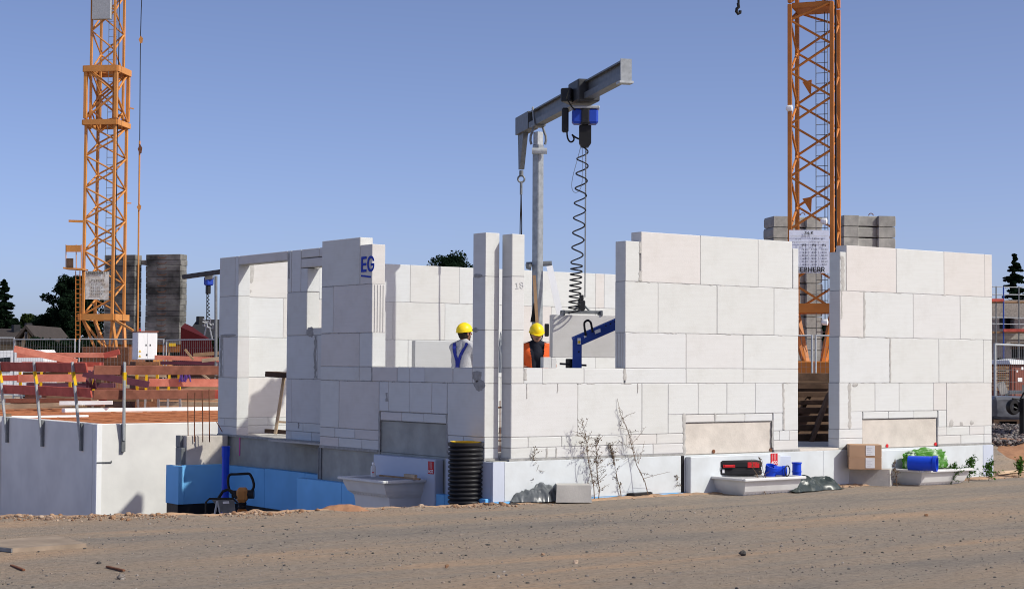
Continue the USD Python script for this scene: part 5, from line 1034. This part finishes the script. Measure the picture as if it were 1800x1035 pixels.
def timber_stack(lab, x0, x1, ytop, d, n, seed):
    t = thing('timber_stack', lab, 'timber stack', 'stacks of formwork timber behind the far rail'); rr = np.random.default_rng(seed); zt = P(x0, ytop, d)[2]; rows = n
    for k in range(rows):
        z = zt-.09-k*(zt+.45)/rows; m_ = ('wood_dark', 'wood', 'board_brown', 'wood_pale', 'board_purple', 'board_red')[rr.integers(0, 6)]
        a, b = P(x0+rr.uniform(-8, 8), 640, d+rr.uniform(-.2, .4)), P(x1+rr.uniform(-14, 14), 640, d+rr.uniform(-.2, .4)); a[2] = b[2] = z; obj('timber', MB().bar(a, b, .35, .09+.05*rr.uniform(), c=.004), M[m_], t)
    return t
timber_stack('tall stack of mixed timber under the crossing red boards', 45, 190, 634, 47.6, 11, 2); timber_stack('stack of mixed timber under the salmon board right of the cabinet', 285, 392, 632, 48.2, 10, 4)
t = thing('strap_bundle', 'bundle of purple lifting straps hanging on the far rail', 'strap', 'purple strap bundles')
sm = MB()
for k in range(8): x = 162+rng.uniform(-6, 6); sm.tube([P(x, 651, 41.6), P(x+rng.uniform(-4, 4), 668, 41.5), P(x+rng.uniform(-4, 4), 683, 41.6)], .022, 5)
obj('strap', sm, M['board_purple'], t)
t = thing('strap_bundle', 'purple straps looped around the rail posts near the house', 'strap', 'purple strap bundles')
sm = MB()
for k in range(9): x = 326+rng.uniform(-9, 14); sm.tube([P(x, 648, 42), P(x+rng.uniform(-4, 4), 658, 42), P(x+rng.uniform(-4, 4), 671, 42)], .02, 5)
obj('strap', sm, usdkit.material(stage, '/World/Looks/strap_purple', {'p': ('principled_bsdf', {'base_color': (.10, .04, .22), 'roughness': .8})}, surface='p.BSDF'), t)
# soil in the background
def mound(name, label, c, rx, ry, h, m, seed, kind='structure', n=70):
    u = np.linspace(-1, 1, n); U, V = np.meshgrid(u, u); rr = np.sqrt(U*U+V*V); X = c[0]+U*rx*RT[0]+V*ry*FWH[0]; Y = c[1]+U*rx*RT[1]+V*ry*FWH[1]
    p = np.stack([X, Y, 0*X], -1); Z = c[2]+h*np.clip(1-rr**1.6, -.3, 1)*(.6+.8*meshkit.fbm(p*.8, 3, seed))+.12*(meshkit.fbm(p*3, 3, seed+1)-.5)
    i = np.arange((n-1)*n).reshape(n-1, n)[:, :-1].ravel()
    return tag(obj(name, (np.stack([X, Y, Z], -1).reshape(-1, 3), np.vstack([np.stack([i, i+1, i+n+1], 1), np.stack([i, i+n+1, i+n], 1)])), M[m], smooth=True), label, None, None, kind)
mound('soil_mound', 'reddish soil bank behind the far guard rail', P(330, 690, 52)*vec(1, 1, 0)+vec(0, 0, -.55), 7, 3, .95, 'soil_red', 3)
mound('soil_bank', 'red brown soil bank beyond the right end of the house', P(1800, 700, 27.2)*vec(1, 1, 0)+vec(.6, .4, -.5), 2.0, 1.2, .50, 'soil_red', 5)

hq = on(600, 897, 2, GZ); mound('soil_heap', 'small reddish soil heap at the excavation edge left of the shaded light well', hq+vec(0, 0, -.015), .34, .13, .11, 'soil_red', 15, n=40)
# ------------------------------------------------------------------ electrical cabinet, fences, van, far crane
cb = thing('site_cabinet', 'white site power cabinet standing before the left ballast stack', 'cabinet'); D4 = 50; q = P(227, 632, D4)
ec = nrm(RT*.93+FWH*.36); ec = nrm(RT*.95-FWH*-.0-FWH*.25*-1); ev = np.cross([0, 0, 1.0], ec); RCb = np.stack([ec, ev, vec(0, 0, 1)], 1)
ec1 = nrm(RT*.90+FWH*.43); ec2 = np.cross([0, 0, 1.0], ec1); RCb = np.stack([ec1, ec2, vec(0, 0, 1)], 1); q = P(241, 632, D4-.3)
hc = .80
obj('housing', MB().box((0, 0, 0), (.58, .62, hc), .012).xf(RCb, q), M['white_paint'], cb)
obj('roof', MB().box((-.03, -.03, hc), (.61, .65, hc+.03), .006).xf(RCb, q), M['board_brown'], cb)
for k in range(2): obj('door', MB().box((.02+.275*k, -.010, .03), (.285+.275*k, -.001, hc-.03), .003).xf(RCb, q), M['white_paint'], cb)
wt = MB()
for z in (.08, .22): wt.poly([(0, 0), (.07, 0), (.035, .065)], 0, .006, ec1, (0, 0, 1), q+RCb@vec(.04, -.018, z))
obj('warning_triangle', wt, M['yellow_paint'], cb)
obj('lock', MB().box((.24, -.02, .40), (.27, -.008, .45)).box((.36, -.02, .40), (.39, -.008, .45)).box((.26, -.02, .12), (.30, -.008, .17)).xf(RCb, q), M['ink'], cb)
obj('socket', MB().box((.1, .2, hc+.03), (.15, .25, hc+.09), .02).xf(RCb, q), M['logo_red'], cb); obj('base', MB().box((-.05, -.05, -1.5), (.63, .67, -.06)).xf(RCb, q), M['rust'], cb)
def fence(label, a, b, h, zb, wires=True):
    t = thing('mesh_fence', label, 'fence', 'wire mesh site fence panels'); up = vec(0, 0, 1); a, b = vec(a[0], a[1], zb), vec(b[0], b[1], zb); ex = nrm(b-a); L = np.linalg.norm(b-a)
    for p in (a, b): obj('post', MB().tube([p, p+up*h], .024, 8), M['galv_matt'], t)
    obj('rail', MB().tube([a+up*(h-.02), b+up*(h-.02)], .02, 8), M['galv_matt'], t); obj('rail', MB().tube([a+up*.15, b+up*.15], .02, 8), M['galv_matt'], t)
    mb = MB()
    for k in range(1, int(L/.11)): mb.bar(a+ex*.11*k+up*.15, a+ex*.11*k+up*(h-.02), .0045, .0045)
    for k in range(1, 8): mb.bar(a+up*(.15+(h-.2)*k/8), b+up*(.15+(h-.2)*k/8), .004, .004)
    obj('wire_mesh', mb, M['galv_dark'], t)
    obj('foot', MB().bar(a-ex*.0-nrm(np.cross(up, ex))*.35, a+nrm(np.cross(up, ex))*.35, .22, .14), M['concrete'], t)
    return t
Df = 54
def fz(py, d): return P(0, py, d)[2]
fence('mesh fence panel at the far left beside the white van', P(-30, 640, 56), P(24, 640, 56), 2.0, -.5+.4); 
fence('mesh fence panel in front of the white van', P(25, 640, 56), P(131, 640, 54.5), 2.0, -.15)
fence('mesh fence panel in front of the left crane foot', P(139, 640, 54), P(287, 640, 54), 2.0, -.15)
fence('mesh fence panel in front of the red cover', P(292, 640, 54), P(378, 640, 52), 2.0, -.17)
fence('mesh fence panel seen left in the right doorway', P(1340, 640, 39), P(1427.5, 640, 39), 2.0, -.18); fence('mesh fence panel seen right in the right doorway', P(1434, 640, 39), P(1530, 640, 39), 2.0, -.18)
fence('mesh fence panel right behind the end of the house', P(1749, 640, 32), P(1900, 640, 36), 2.0, -.50+.05)
vn = thing('white_van', 'white van parked behind the fence at the left edge', 'van'); D5 = 62; vx = nrm(RT); q = P(-55, 660, D5); q[2] = -.45; Rv = np.stack([RT, FWH, vec(0, 0, 1)], 1)
prof = [(0, .35), (0, 1.0), (.35, 1.15), (.8, 1.75), (1.0, 1.95), (2.6, 2.0), (2.68, 1.85), (2.72, .35)]
obj('body', MB().poly(prof, 0, 1.8, RT, (0, 0, 1), q+FWH*1.8), M['van_white'], vn, smooth=20)
obj('window', MB().poly([(.75, 1.2), (.98, 1.68), (1.5, 1.72), (1.5, 1.2)], 0, .02, RT, (0, 0, 1), q-FWH*.003), M['glass_dark'], vn)
for x in (.5, 2.2): obj('wheel', MB().lathe([(0, -.1), (.28, -.1), (.32, -.06), (.32, .08), (0, .1)], 20, q+RT*x+vec(0, 0, .32)-FWH*.02, Raxis(-FWH)), M['black_rubber'], vn, smooth=40)
obj('lamp', MB().box((2.64, .05, .9), (2.73, .2, 1.3)).xf(Rv, q-FWH*.02), M['logo_red'], vn)
D6 = 47; t = thing('jib_crane', 'distant second jib crane cut by the left wall of the house', 'crane')
obj('beam', MB().bar(P(322, 487, D6), P(420, 473, D6-.6), .12, .12), M['galv_black'], t); obj('column', MB().bar(P(379.5, 485, D6), P(379.5, 660, D6), .06), M['galv_dark'], t)
obj('trolley', MB().bar(P(361, 486, D6), P(374, 484, D6), .25, .2), M['galv_dark'], t); obj('hoist', MB().box((-.11, -.1, -.12), (.11, .1, .12), .03, None, P(367, 494, D6)), M['hoist_blue'], t); obj('chain_bag', MB().box((-.06, -.06, -.2), (.06, .06, .1), .02, None, P(366, 504, D6)), M['black_rubber'], t)
mb = MB(); th = np.linspace(0, 1, 160); mb.tube([P(366+3.0*math.sin(46*u)*(.3+.7*u), 512+48*u, D6) for u in th], .014, 5).tube([P(363.5, 510, D6), P(363, 570, D6)], .012, 5)
tag(obj('far_spiral_cable', mb, M['black_rubber']), 'thin spiral cable hanging from the distant jib crane', 'cable')
mb = MB()
for k in range(16): a = P(366+rng.uniform(-7, 8), 572+rng.uniform(-8, 8), D6); mb.bar(a, a+rng.normal(0, .12, 3), .03, .03)
tag(obj('far_clamp', mb, M['galv_matt']), 'grey block clamp hanging from the distant jib crane', 'clamp')
t = thing('red_cover', 'dark red tarpaulin cover behind the fence left of the house', 'tarpaulin'); D7 = 60
obj('sheet', MB().hull([P(x, y, d) for x, y, d in ((318, 575, D7), (325, 568, D7+1), (338, 574, D7+1), (372, 598, D7), (378, 640, D7), (316, 640, D7), (330, 570, D7+3), (372, 600, D7+3), (378, 640, D7+3))]), M['tarp_red'], t)
t = thing('yellow_sign', 'small yellow plate on a post below the ballast stack', 'sign'); obj('plate', MB().hull([P(x, y, d) for x, y in ((297, 603), (309, 603), (309, 608.5), (297, 608.5)) for d in (56, 56.05)]), M['yellow_paint'], t); obj('post', MB().tube([P(298, 603, 56.1), P(295, 640, 56.1)], .03, 6), M['wood'], t)

# ------------------------------------------------------------------ houses behind
def gable_house(label, px0, px1, y_ridge, y_eave, d, along, mroof, mwall, dep=9, chim=(), wins=(), name='distant_house'):
    """gable end or eaves side towards the street"""
    t = thing(name, label, 'house', 'houses behind the site'); q = P(px0, 640, d); w = (px1-px0)/FOC*d; zr, ze = P((px0+px1)/2, y_ridge, d)[2], P(px0, y_eave, d)[2]; o = vec(q[0], q[1], 0); zg = -1.0
    if along:   # ridge parallel to the picture
        obj('wall', MB().box((0.3, .3, zg), (w-.3, dep-.3, ze)).xf(np.stack([RT, FWH, vec(0, 0, 1)], 1), o), mwall, t)
        rf = obj('roof', MB().hull([o+RT*x+FWH*y+vec(0, 0, z) for x, y, z in ((0, 0, ze), (w, 0, ze), (0, dep, ze), (w, dep, ze), (0, dep/2, zr), (w, dep/2, zr), (0, 0, ze-.2), (w, 0, ze-.2), (0, dep, ze-.2), (w, dep, ze-.2))]), mroof, t)
    else:
        obj('wall', MB().hull([o+RT*x+FWH*y+vec(0, 0, z) for x, z in ((.25, zg), (w-.25, zg), (.25, ze), (w-.25, ze), (w/2, zr-.15)) for y in (0, dep)]), mwall, t)
        rf = obj('roof', MB().hull([o+RT*x+FWH*y+vec(0, 0, z) for x, z in ((-.1, ze-.1), (w/2, zr), (w/2, zr+.22), (-.1, ze+.12)) for y in (-.4, dep)]).hull([o+RT*x+FWH*y+vec(0, 0, z) for x, z in ((w+.1, ze-.1), (w/2, zr), (w/2, zr+.22), (w+.1, ze+.12)) for y in (-.4, dep)]), mroof, t)
    for cx, cy0, cw in chim: c = P(cx, cy0, d+dep*.4); obj('chimney', MB().box((-cw/3, -cw/3, -1.6), (cw/3, cw/3, 0), .03).xf(None, c), M['roof_dark'], rf)
    for x0, y0, x1, y1 in wins: wn = obj('window', MB().hull([P(x, y, dd) for x, y in ((x0, y0), (x1, y0), (x1, y1), (x0, y1)) for dd in (d-.12, d+.2)]), M['white_paint'], t); obj('pane', MB().hull([P(x, y, dd) for x, y in ((x0+.7, y0+.7), (x1-.7, y0+.7), (x1-.7, y1-.7), (x0+.7, y1-.7)) for dd in (d-.2, d-.1)]), M['glass_dark'], wn)
    return t
gable_house('grey roofed house with chimney behind the van', -40, 46, 575, 600, 112, True, M['roof_brown'], M['render_cream'], 9, ((28, 571, .7),))
gable_house('cream gable house with dark roof left of the left crane', 30, 64, 577, 598, 108, False, M['roof_brown'], M['render_cream'], 8, ((50, 568, .6),), ((43.5, 584, 48, 598),))
gable_house('dark roofed house behind the red cover', 322, 400, 558, 594, 105, True, M['roof_dark'], M['render_cream'], 9, ((352, 556, .6),))
# building under construction on the right, with its scaffold
bd = thing('shell_building', 'two storey building under construction with pale walls at the right edge', 'building'); D8 = 78
qb = P(1700, 640, D8); o = vec(qb[0], qb[1], 0); Rb = np.stack([RT, FWH, vec(0, 0, 1)], 1); sc = D8/FOC
def bz(y): return P(1760, y, D8)[2]
def bxx(x): return (x-1700)*sc
wins = [(bxx(1757), bxx(1784), bz(578), bz(557)), (bxx(1778), bxx(1815), bz(690), bz(613)), (bxx(1750), bxx(1769), bz(640), bz(628))]
man = m3.Manifold.cube([bxx(1990), 8, bz(527)-(-1)]).translate([0, 0, -1])
for a, b, z0, z1 in wins: man = man-m3.Manifold.cube([b-a, 1.2, z1-z0]).translate([a, -.3, z0])
mm = man.to_mesh(); obj('wall', (mm.vert_properties[:, :3]@Rb.T+o, mm.tri_verts), M['brick_pale'], bd)
for a, b, z0, z1 in wins: obj('window_void', MB().box((a+.01, .7, z0+.01), (b-.01, .85, z1-.01)).xf(Rb, o), M['glass_dark'], bd)
obj('slab_edge', MB().box((-.05, -.04, bz(596)), (bxx(1990), .3, bz(590))).xf(Rb, o), M['concrete'], bd)
obj('lintel', MB().box((bxx(1777), -.03, bz(613)), (bxx(1816), .2, bz(602)), .01).xf(Rb, o), M['wood_dark'], bd)
sf = thing('scaffold', 'scaffold with red toe boards in front of the shell building', 'scaffold')
for x in (1751, 1764, 1791, 1818): obj('standard', MB().tube([P(x, 503, D8-1.0), P(x, 690, D8-1.0)], .03, 6), M['galv_dark' if x != 1764 else 'blue_paint'], sf)
for y in (504, 517.5, 558, 569): obj('ledger', MB().tube([P(1744, y, D8-1.0), P(1850, y+1.5, D8-1.0)], .026, 6), M['galv_matt'], sf)
for x0, x1, y in ((1740, 1764, 527.5), (1764, 1850, 580.5), (1764, 1790, 634)): obj('toe_board', MB().bar(P(x0, y, D8-1.05), P(x1, y, D8-1.05), .06, .13), M['board_red'], sf)
for x0, x1, y in ((1740, 1850, 584), (1740, 1850, 531)): obj('deck', MB().bar(P(x0, y, D8-.6), P(x1, y, D8-.6), .8, .08), M['wood'], sf)
# toilet, wrapped pallets
tl = thing('portable_toilet', 'brown portable toilet with a white roof at the right edge', 'toilet'); D9 = 52; q = P(1762, 690, D9); Rt = np.stack([nrm(RT*.9+FWH*.43), nrm(FWH*.9-RT*.43), vec(0, 0, 1)], 1); zt_ = P(1762, 640, D9)[2]; o = vec(q[0], q[1], zt_)
obj('cabin', MB().box((-.1, -.5, -2.0), (.62, .5, 0), .04).xf(Rt, o), M['toilet_brown'], tl); obj('door', MB().box((.02, -.53, -1.9), (.5, -.5, -.12), .01).xf(Rt, o), M['toilet_brown'], tl)
obj('roof', MB().hull([o+Rt@vec(x, y, z) for x, y, z in ((-.18, -.58, 0), (.7, -.58, 0), (-.18, .58, 0), (.7, .58, 0), (-.1, -.4, .12), (.6, -.4, .12), (-.1, .4, .12), (.6, .4, .12), (.25, 0, .17))]), M['white_plastic'], tl)
obj('sticker', MB().box((.12, -.536, -.52), (.30, -.531, -.40), .01, Rt, o).box((.08, -.536, -.24), (.14, -.531, -.18), .01, Rt, o).box((.26, -.536, -.16), (.34, -.531, -.08), .01, Rt, o), M['white_paint'], tl)
def pallet_stack(label, px, py, d, w, h, m, rz=0., n=3):
    t = thing('wrapped_pallet', label, 'pallet', 'wrapped pallets at the right edge'); q = P(px, py, d); R = np.stack([nrm(RT*math.cos(rz)+FWH*math.sin(rz)), nrm(FWH*math.cos(rz)-RT*math.sin(rz)), vec(0, 0, 1)], 1)
    obj('pallet', MB().box((0, 0, 0), (w, .9, .025)).box((0, 0, .12), (w, .9, .15)).box((0, 0, .025), (.1, .9, .12)).box((w/2-.05, 0, .025), (w/2+.05, .9, .12)).box((w-.1, 0, .025), (w, .9, .12)).xf(R, q), M['wood_dark'], t)
    v, f = MB().box((0.02, .02, .155), (w-.02, .88, .155+h), .05).get(); ms = trimesh.Trimesh(v, f).subdivide_to_size(.08); v = np.array(ms.vertices); v += (meshkit.fbm(v*5, 3, 2)[:, None]-.5)*.06
    obj('wrapping', (v@R.T+q, np.array(ms.faces)), M[m], t, smooth=30); return t
pallet_stack('pallet wrapped in grey film beside the end of the house', 1747, 752, 30.5, .95, .40, 'film', .1)
t = thing('pallet_pile', 'pile of empty pallets left of the portable toilet', 'pallets'); 
for k in range(7): q = P(1750, 686-6.3*k, 47); obj('pallet', MB().box((0, 0, 0), (.36, .8, .025), .003).box((0, 0, .05), (.36, .8, .07), .003).box((0, 0, .025), (.06, .8, .05)).box((.3, 0, .025), (.36, .8, .05)).xf(np.stack([RT, FWH, vec(0, 0, 1)], 1), q), M['wood_pale' if k % 2 else 'wood'], t)
t = thing('wheel_barrow', 'dark wheeled cart standing at the right picture edge', 'cart'); D10 = 28.5
obj('wheel', MB().lathe([(.06, -.05), (.115, -.05), (.13, -.02), (.13, .02), (.115, .05), (.06, .05)], 20, P(1781, 715, D10), Raxis(-FWH+RT*.5)), M['black_rubber'], t, smooth=40)
obj('frame', MB().tube([P(1779, 700, D10), P(1793, 702, D10), P(1800, 690, D10), P(1812, 690, D10)], .016, 6).tube([P(1781, 715, D10), P(1810, 728, D10)], .02, 6).bar(P(1797, 700, D10), P(1797, 790, D10), .08, .05), M['black_rubber'], t)
obj('tray', MB().hull([P(x, y, d) for x, y in ((1796, 676), (1830, 676), (1824, 722), (1797, 712)) for d in (D10, D10+.6)]), M['galv_dark'], t)
t = thing('site_table', 'low dark work table behind the wrapped pallet', 'table'); obj('top', MB().bar(P(1766, 689, 34), P(1840, 689, 34), .7, .06), M['galv_dark'], t); obj('leg', MB().bar(P(1770, 690, 34), P(1770, 735, 34), .06), M['galv_dark'], t); obj('leg', MB().bar(P(1830, 690, 34), P(1830, 735, 34), .06), M['galv_dark'], t)
obj('leaning_board', MB().bar(P(1758, 672, 33), P(1766, 692, 33), .15, .03, up=FWH), M['concrete'], t)

# ------------------------------------------------------------------ trees
def tree(label, px, y_top, y_base, d, wpx, kind, seed, n=9000, name='conifer_tree'):
    rr = np.random.default_rng(seed); t = thing(name, label, 'tree', 'trees behind the site'); b = P(px, 640, d); zt = P(px, y_top, d)[2]; zb = min(-1., P(px, y_base, d)[2]); H = zt-zb; W = wpx/FOC*d/2; o = vec(b[0], b[1], zb); sc = d/FOC
    obj('trunk', MB().tube([o-vec(0, 0, .3), o+vec(0, 0, H*.5), o+vec(.1, .1, H*.93)], [W*.10+.08, W*.06+.05, .03], 8), M['bark'], t)
    pts = []
    if kind == 'cone':
        for k in range(150):
            h = rr.uniform(.10, 1)**.85; L = W*(1-h)**.85*rr.uniform(.7, 1.12)+.03*W; a = rr.uniform(0, 2*np.pi); e = vec(math.cos(a), math.sin(a), 0)
            m = n//150; u = rr.uniform(.05, 1, m)**.8; p = o+vec(0, 0, H*h)+u[:, None]*e*L+vec(0, 0, 1)*((-.22*u**1.5+.12*u**3)*L*1.1)[:, None]+rr.normal(0, 1, (m, 3))*[.10*W, .10*W, .05*W]*(1.15-u)[:, None]*(.1+1.1*(1-h)); pts.append(p)
    else:
        C_ = [(rr.normal(0, .36, 2), rr.uniform(.35, .93)) for _ in range(90)]
        for xy, h in C_:
            rad = W*rr.uniform(.18, .36); lim = W*math.sqrt(max(.05, 1-((h-.55)/.5)**2)); c = o+vec(xy[0]*lim*1.1, xy[1]*lim*1.1, H*h); m = n//90; dv = rr.normal(0, 1, (m, 3)); dv /= np.linalg.norm(dv, axis=1, keepdims=True); pts.append(c+dv*rad*rr.uniform(.6, 1.05, (m, 1))*[1, 1, .75])
    p = np.vstack(pts); p = p[p[:, 2] < zt]; m = len(p); s = (sc*2.4)*rr.uniform(.6, 1.4, (m, 1)); a = rr.normal(0, 1, (m, 3)); a /= np.linalg.norm(a, axis=1, keepdims=True); b_ = np.cross(a, rr.normal(0, 1, (m, 3))); b_ /= np.linalg.norm(b_, axis=1, keepdims=True)
    V = np.stack([p-a*s, p+b_*s*.6, p+a*s, p-b_*s*.6], 1).reshape(-1, 3); i = np.arange(m)*4; F = np.vstack([np.stack([i, i+1, i+2], 1), np.stack([i, i+2, i+3], 1)])
    obj('crown', (V, F), M['needles' if kind != 'light' else 'leaves_mid'], t)
tree('dark conifer at the left picture edge', 4, 490, 640, 125, 118, 'cone', 1, 26000)
tree('big dark pine between the left crane and its cabin', 120, 474, 640, 120, 74, 'round', 2, 16000)
tree('second dark pine behind the foot of the left crane', 150, 500, 640, 126, 90, 'round', 3)
tree('dark bushy tree left of the big pine', 82, 545, 640, 122, 52, 'round', 4)
tree('paler green tree top behind the cream gable house', 50, 545, 640, 135, 42, 'light', 5, name='leafy_tree')
tree('dark round tree above the dark roofs left of the big pine', 96, 535, 640, 128, 62, 'round', 11)
tree('dark tree peeping over the grey roofed house at far left', 66, 548, 640, 124, 50, 'round', 12)
tree('dark hedge tree between the pale tree and the left conifer', 22, 552, 640, 130, 50, 'round', 6)
tree('dark tree top showing above the rear wall', 797, 430, 640, 110, 150, 'round', 7, 24000)
tree('dark spruce behind the scaffold at the right edge', 1784, 447, 640, 120, 150, 'cone', 8, 30000)
tree('dark bush seen through the right doorway behind the crane', 1448, 560, 640, 75, 60, 'round', 9, 5000)

def hedge(lab, x0, x1, d, m, seed):
  hg = thing('hedge', lab, 'hedge'); rr = np.random.default_rng(seed)
  px_ = rr.uniform(x0, x1, m); py_ = 640-rr.uniform(0, 1, m)**.7*(36+14*meshkit.fbm(np.stack([px_*.05, 0*px_, 0*px_], -1), 3, 4)); pp = np.array([P(a, b, d) for a, b, d in zip(px_, py_, rr.uniform(d-2, d+1, m))]); a = rr.normal(0, 1, (m, 3)); a /= np.linalg.norm(a, axis=1, keepdims=True); b_ = np.cross(a, rr.normal(0, 1, (m, 3))); b_ /= np.linalg.norm(b_, axis=1, keepdims=True); sz_ = rr.uniform(.06, .13, (m, 1)); i = np.arange(m)*4
  obj('foliage', (np.stack([pp-a*sz_, pp+b_*sz_*.6, pp+a*sz_, pp-b_*sz_*.6], 1).reshape(-1, 3), np.vstack([np.stack([i, i+1, i+2], 1), np.stack([i, i+2, i+3], 1)])), M['needles'], hg)
  obj('stem', MB().bar(P(x0, 622, d-.5), P(x1, 622, d-.5), .5, 1.1).bar(P(x0, 650, d-.5), P(x1, 650, d-.5), .5, 1.0), M['bark'], hg)
hedge('dark hedge running behind the fence and the left crane', 45, 400, 100, 9000, 5)
hedge('far dark hedge behind the house and the right crane', 410, 1700, 140, 22000, 6)

# ------------------------------------------------------------------ loose stones
protos = []
def stones(name, label, pts, sizes, mname, seed):
    pi = UsdGeom.PointInstancer.Define(stage, numbered('/World', name)); rr = np.random.default_rng(seed); rel = []
    for k in range(5):
        v = trimesh.creation.icosphere(1, 1.0).vertices; v = v*(1+.5*(meshkit.noise(v*1.6+k*7, k)-.5)[:, None])*[1, .8, .62]
        o = usdkit.mesh(stage, f'{pi.GetPath()}/stone_{k:03d}' if k else f'{pi.GetPath()}/stone', (v, trimesh.creation.icosphere(1, 1.0).faces), M[mname+f'_{k}']); rel.append(o.GetPath())
    pi.CreatePrototypesRel().SetTargets(rel); n = len(pts)
    pi.CreateProtoIndicesAttr(Vt.IntArray.FromNumpy(rr.integers(0, 5, n).astype(np.int32))); pi.CreatePositionsAttr(Vt.Vec3fArray.FromNumpy(pts.astype(np.float32)))
    pi.CreateScalesAttr(Vt.Vec3fArray.FromNumpy((sizes[:, None]*rr.uniform(.8, 1.25, (n, 3))).astype(np.float32)))
    a = rr.uniform(0, 2*np.pi, n); q = np.stack([0*a, 0*a, np.sin(a/2), np.cos(a/2)], 1)
    pi.CreateOrientationsAttr(Vt.QuathArray([Gf.Quath(float(x[3]), float(x[0]), float(x[1]), float(x[2])) for x in q]))
    return tag(pi, label, None, None, 'stuff')
for k, c in enumerate(((.14, .13, .12), (.20, .175, .155), (.30, .24, .19), (.07, .065, .06), (.30, .27, .24))): mat(f'road_{k}', c, .9, .3, 30)
for k, c in enumerate(((.25, .14, .08), (.32, .19, .11), (.38, .25, .16), (.22, .15, .11), (.42, .32, .24))): mat(f'earthy_{k}', c, .95, .3, 20)
for k, c in enumerate(((.10, .09, .09), (.22, .2, .19), (.30, .26, .235), (.05, .045, .045), (.15, .11, .1))): mat(f'heap_{k}', c, .9, .3, 20)
n = 16000; u = rng.uniform(-6.6, 7.6, n); v = rng.uniform(11.6, 21.5, n); X = CAM[0]+u*RT[0]+v*FWH[0]; Y = CAM[1]+u*RT[1]+v*FWH[1]; lv = np.interp(u, _lu, _lv)
dens = meshkit.fbm(np.stack([X*.3, Y*1.4, 0*X], -1), 3, 77); ok = (v < lv-.05) & (Y < -.12) & (rng.uniform(0, 1, n) < np.clip(dens*2.2-.5, .1, 1)); X, Y = X[ok], Y[ok]
sz = .0035+.006*rng.pareto(3.4, len(X)); sz = np.clip(sz, .0035, .014); Zg = ground_z(X, Y)
stones('road_gravel', 'scattered small stones and grit on the earth road', np.stack([X, Y, Zg+sz*.25], 1), sz, 'road', 5)
n = 5200; k = rng.uniform(0, 1, n); uu = _lu[1]-1.0+(6.9-_lu[1]+1)*k; lv = np.interp(uu, _lu, _lv); vv = lv-np.abs(rng.normal(0, .18, n))-.02
X = CAM[0]+uu*RT[0]+vv*FWH[0]; Y = CAM[1]+uu*RT[1]+vv*FWH[1]; fr_ = X > .0; X = np.where(fr_, rng.uniform(0, 9.4, n), X); Y = np.where(fr_, -.06-np.abs(rng.normal(0, .12, n)), Y)
cl = meshkit.fbm(np.stack([X*1.1, 0*X, 0*X], -1), 3, 99); ok = rng.uniform(0, 1, n) < np.clip((cl-.38)*5, .08, 1); X, Y = X[ok], Y[ok]; sz = np.clip(.006+.007*rng.pareto(2.6, len(X)), .005, .034)
stones('soil_clods', 'reddish clods and crumbs along the edge of the excavation and wall foot', np.stack([X, Y, ground_z(X, Y)+sz*.3], 1), sz, 'earthy', 6)
n = 7000; uu = rng.uniform(1744, 1830, n); dd = rng.uniform(27.5, 30.3, n); q = np.array([P(a, 700, b) for a, b in zip(uu, dd)]); zz = -.12+.18*(dd-27.5)/2.8+rng.uniform(-.12, .03, n); ok = q[:, 0] > 9.1; q, zz = q[ok], zz[ok]
stones('gravel_heap', 'dark coarse gravel heap at the right end of the house', np.stack([q[:, 0], q[:, 1], zz+.02], 1), rng.uniform(.012, .036, len(q)), 'heap', 8)
obj_g = mound('gravel_bed', 'dark ground under the coarse gravel heap', P(1790, 700, 29.2)*vec(1, 1, 0)+vec(.3, .3, -.55), 2.2, 1.6, .55, 'wood_dark', 9)
for i, (px, py, r_, lab) in enumerate(((1306, 974, .05, 'dark pointed stone lying alone on the right half of the road'), (1628, 906, .035, 'brown stone on the road below the green bag'), (1012, 989, .04, 'pale stone lying on the road below the small concrete block'), (213, 1016, .05, 'angular stone at the bottom left of the road'),
        (858, 959, .03, 'dark stone in the middle of the road'), (174, 991, .03, 'dark stone left of the flat iron bar'), (785, 996, .03, 'brown stone in the lower middle of the road'), (954, 975, .028, 'small tan stone right of the road middle'))):
    q = on(px, py, 2, GZ); v = trimesh.creation.icosphere(2, 1.0).vertices; v = v*(1+.9*(meshkit.noise(v*1.7+i*5, i)-.5)[:, None])*[1, .85, .75]
    tag(obj('loose_stone', (v*r_*.62+q+vec(0, 0, r_*.2), trimesh.creation.icosphere(2, 1.0).faces), M[('road_3', 'earthy_0', 'earthy_4', 'road_1', 'road_3', 'road_3', 'earthy_0', 'earthy_2')[i]]), lab, 'stone')
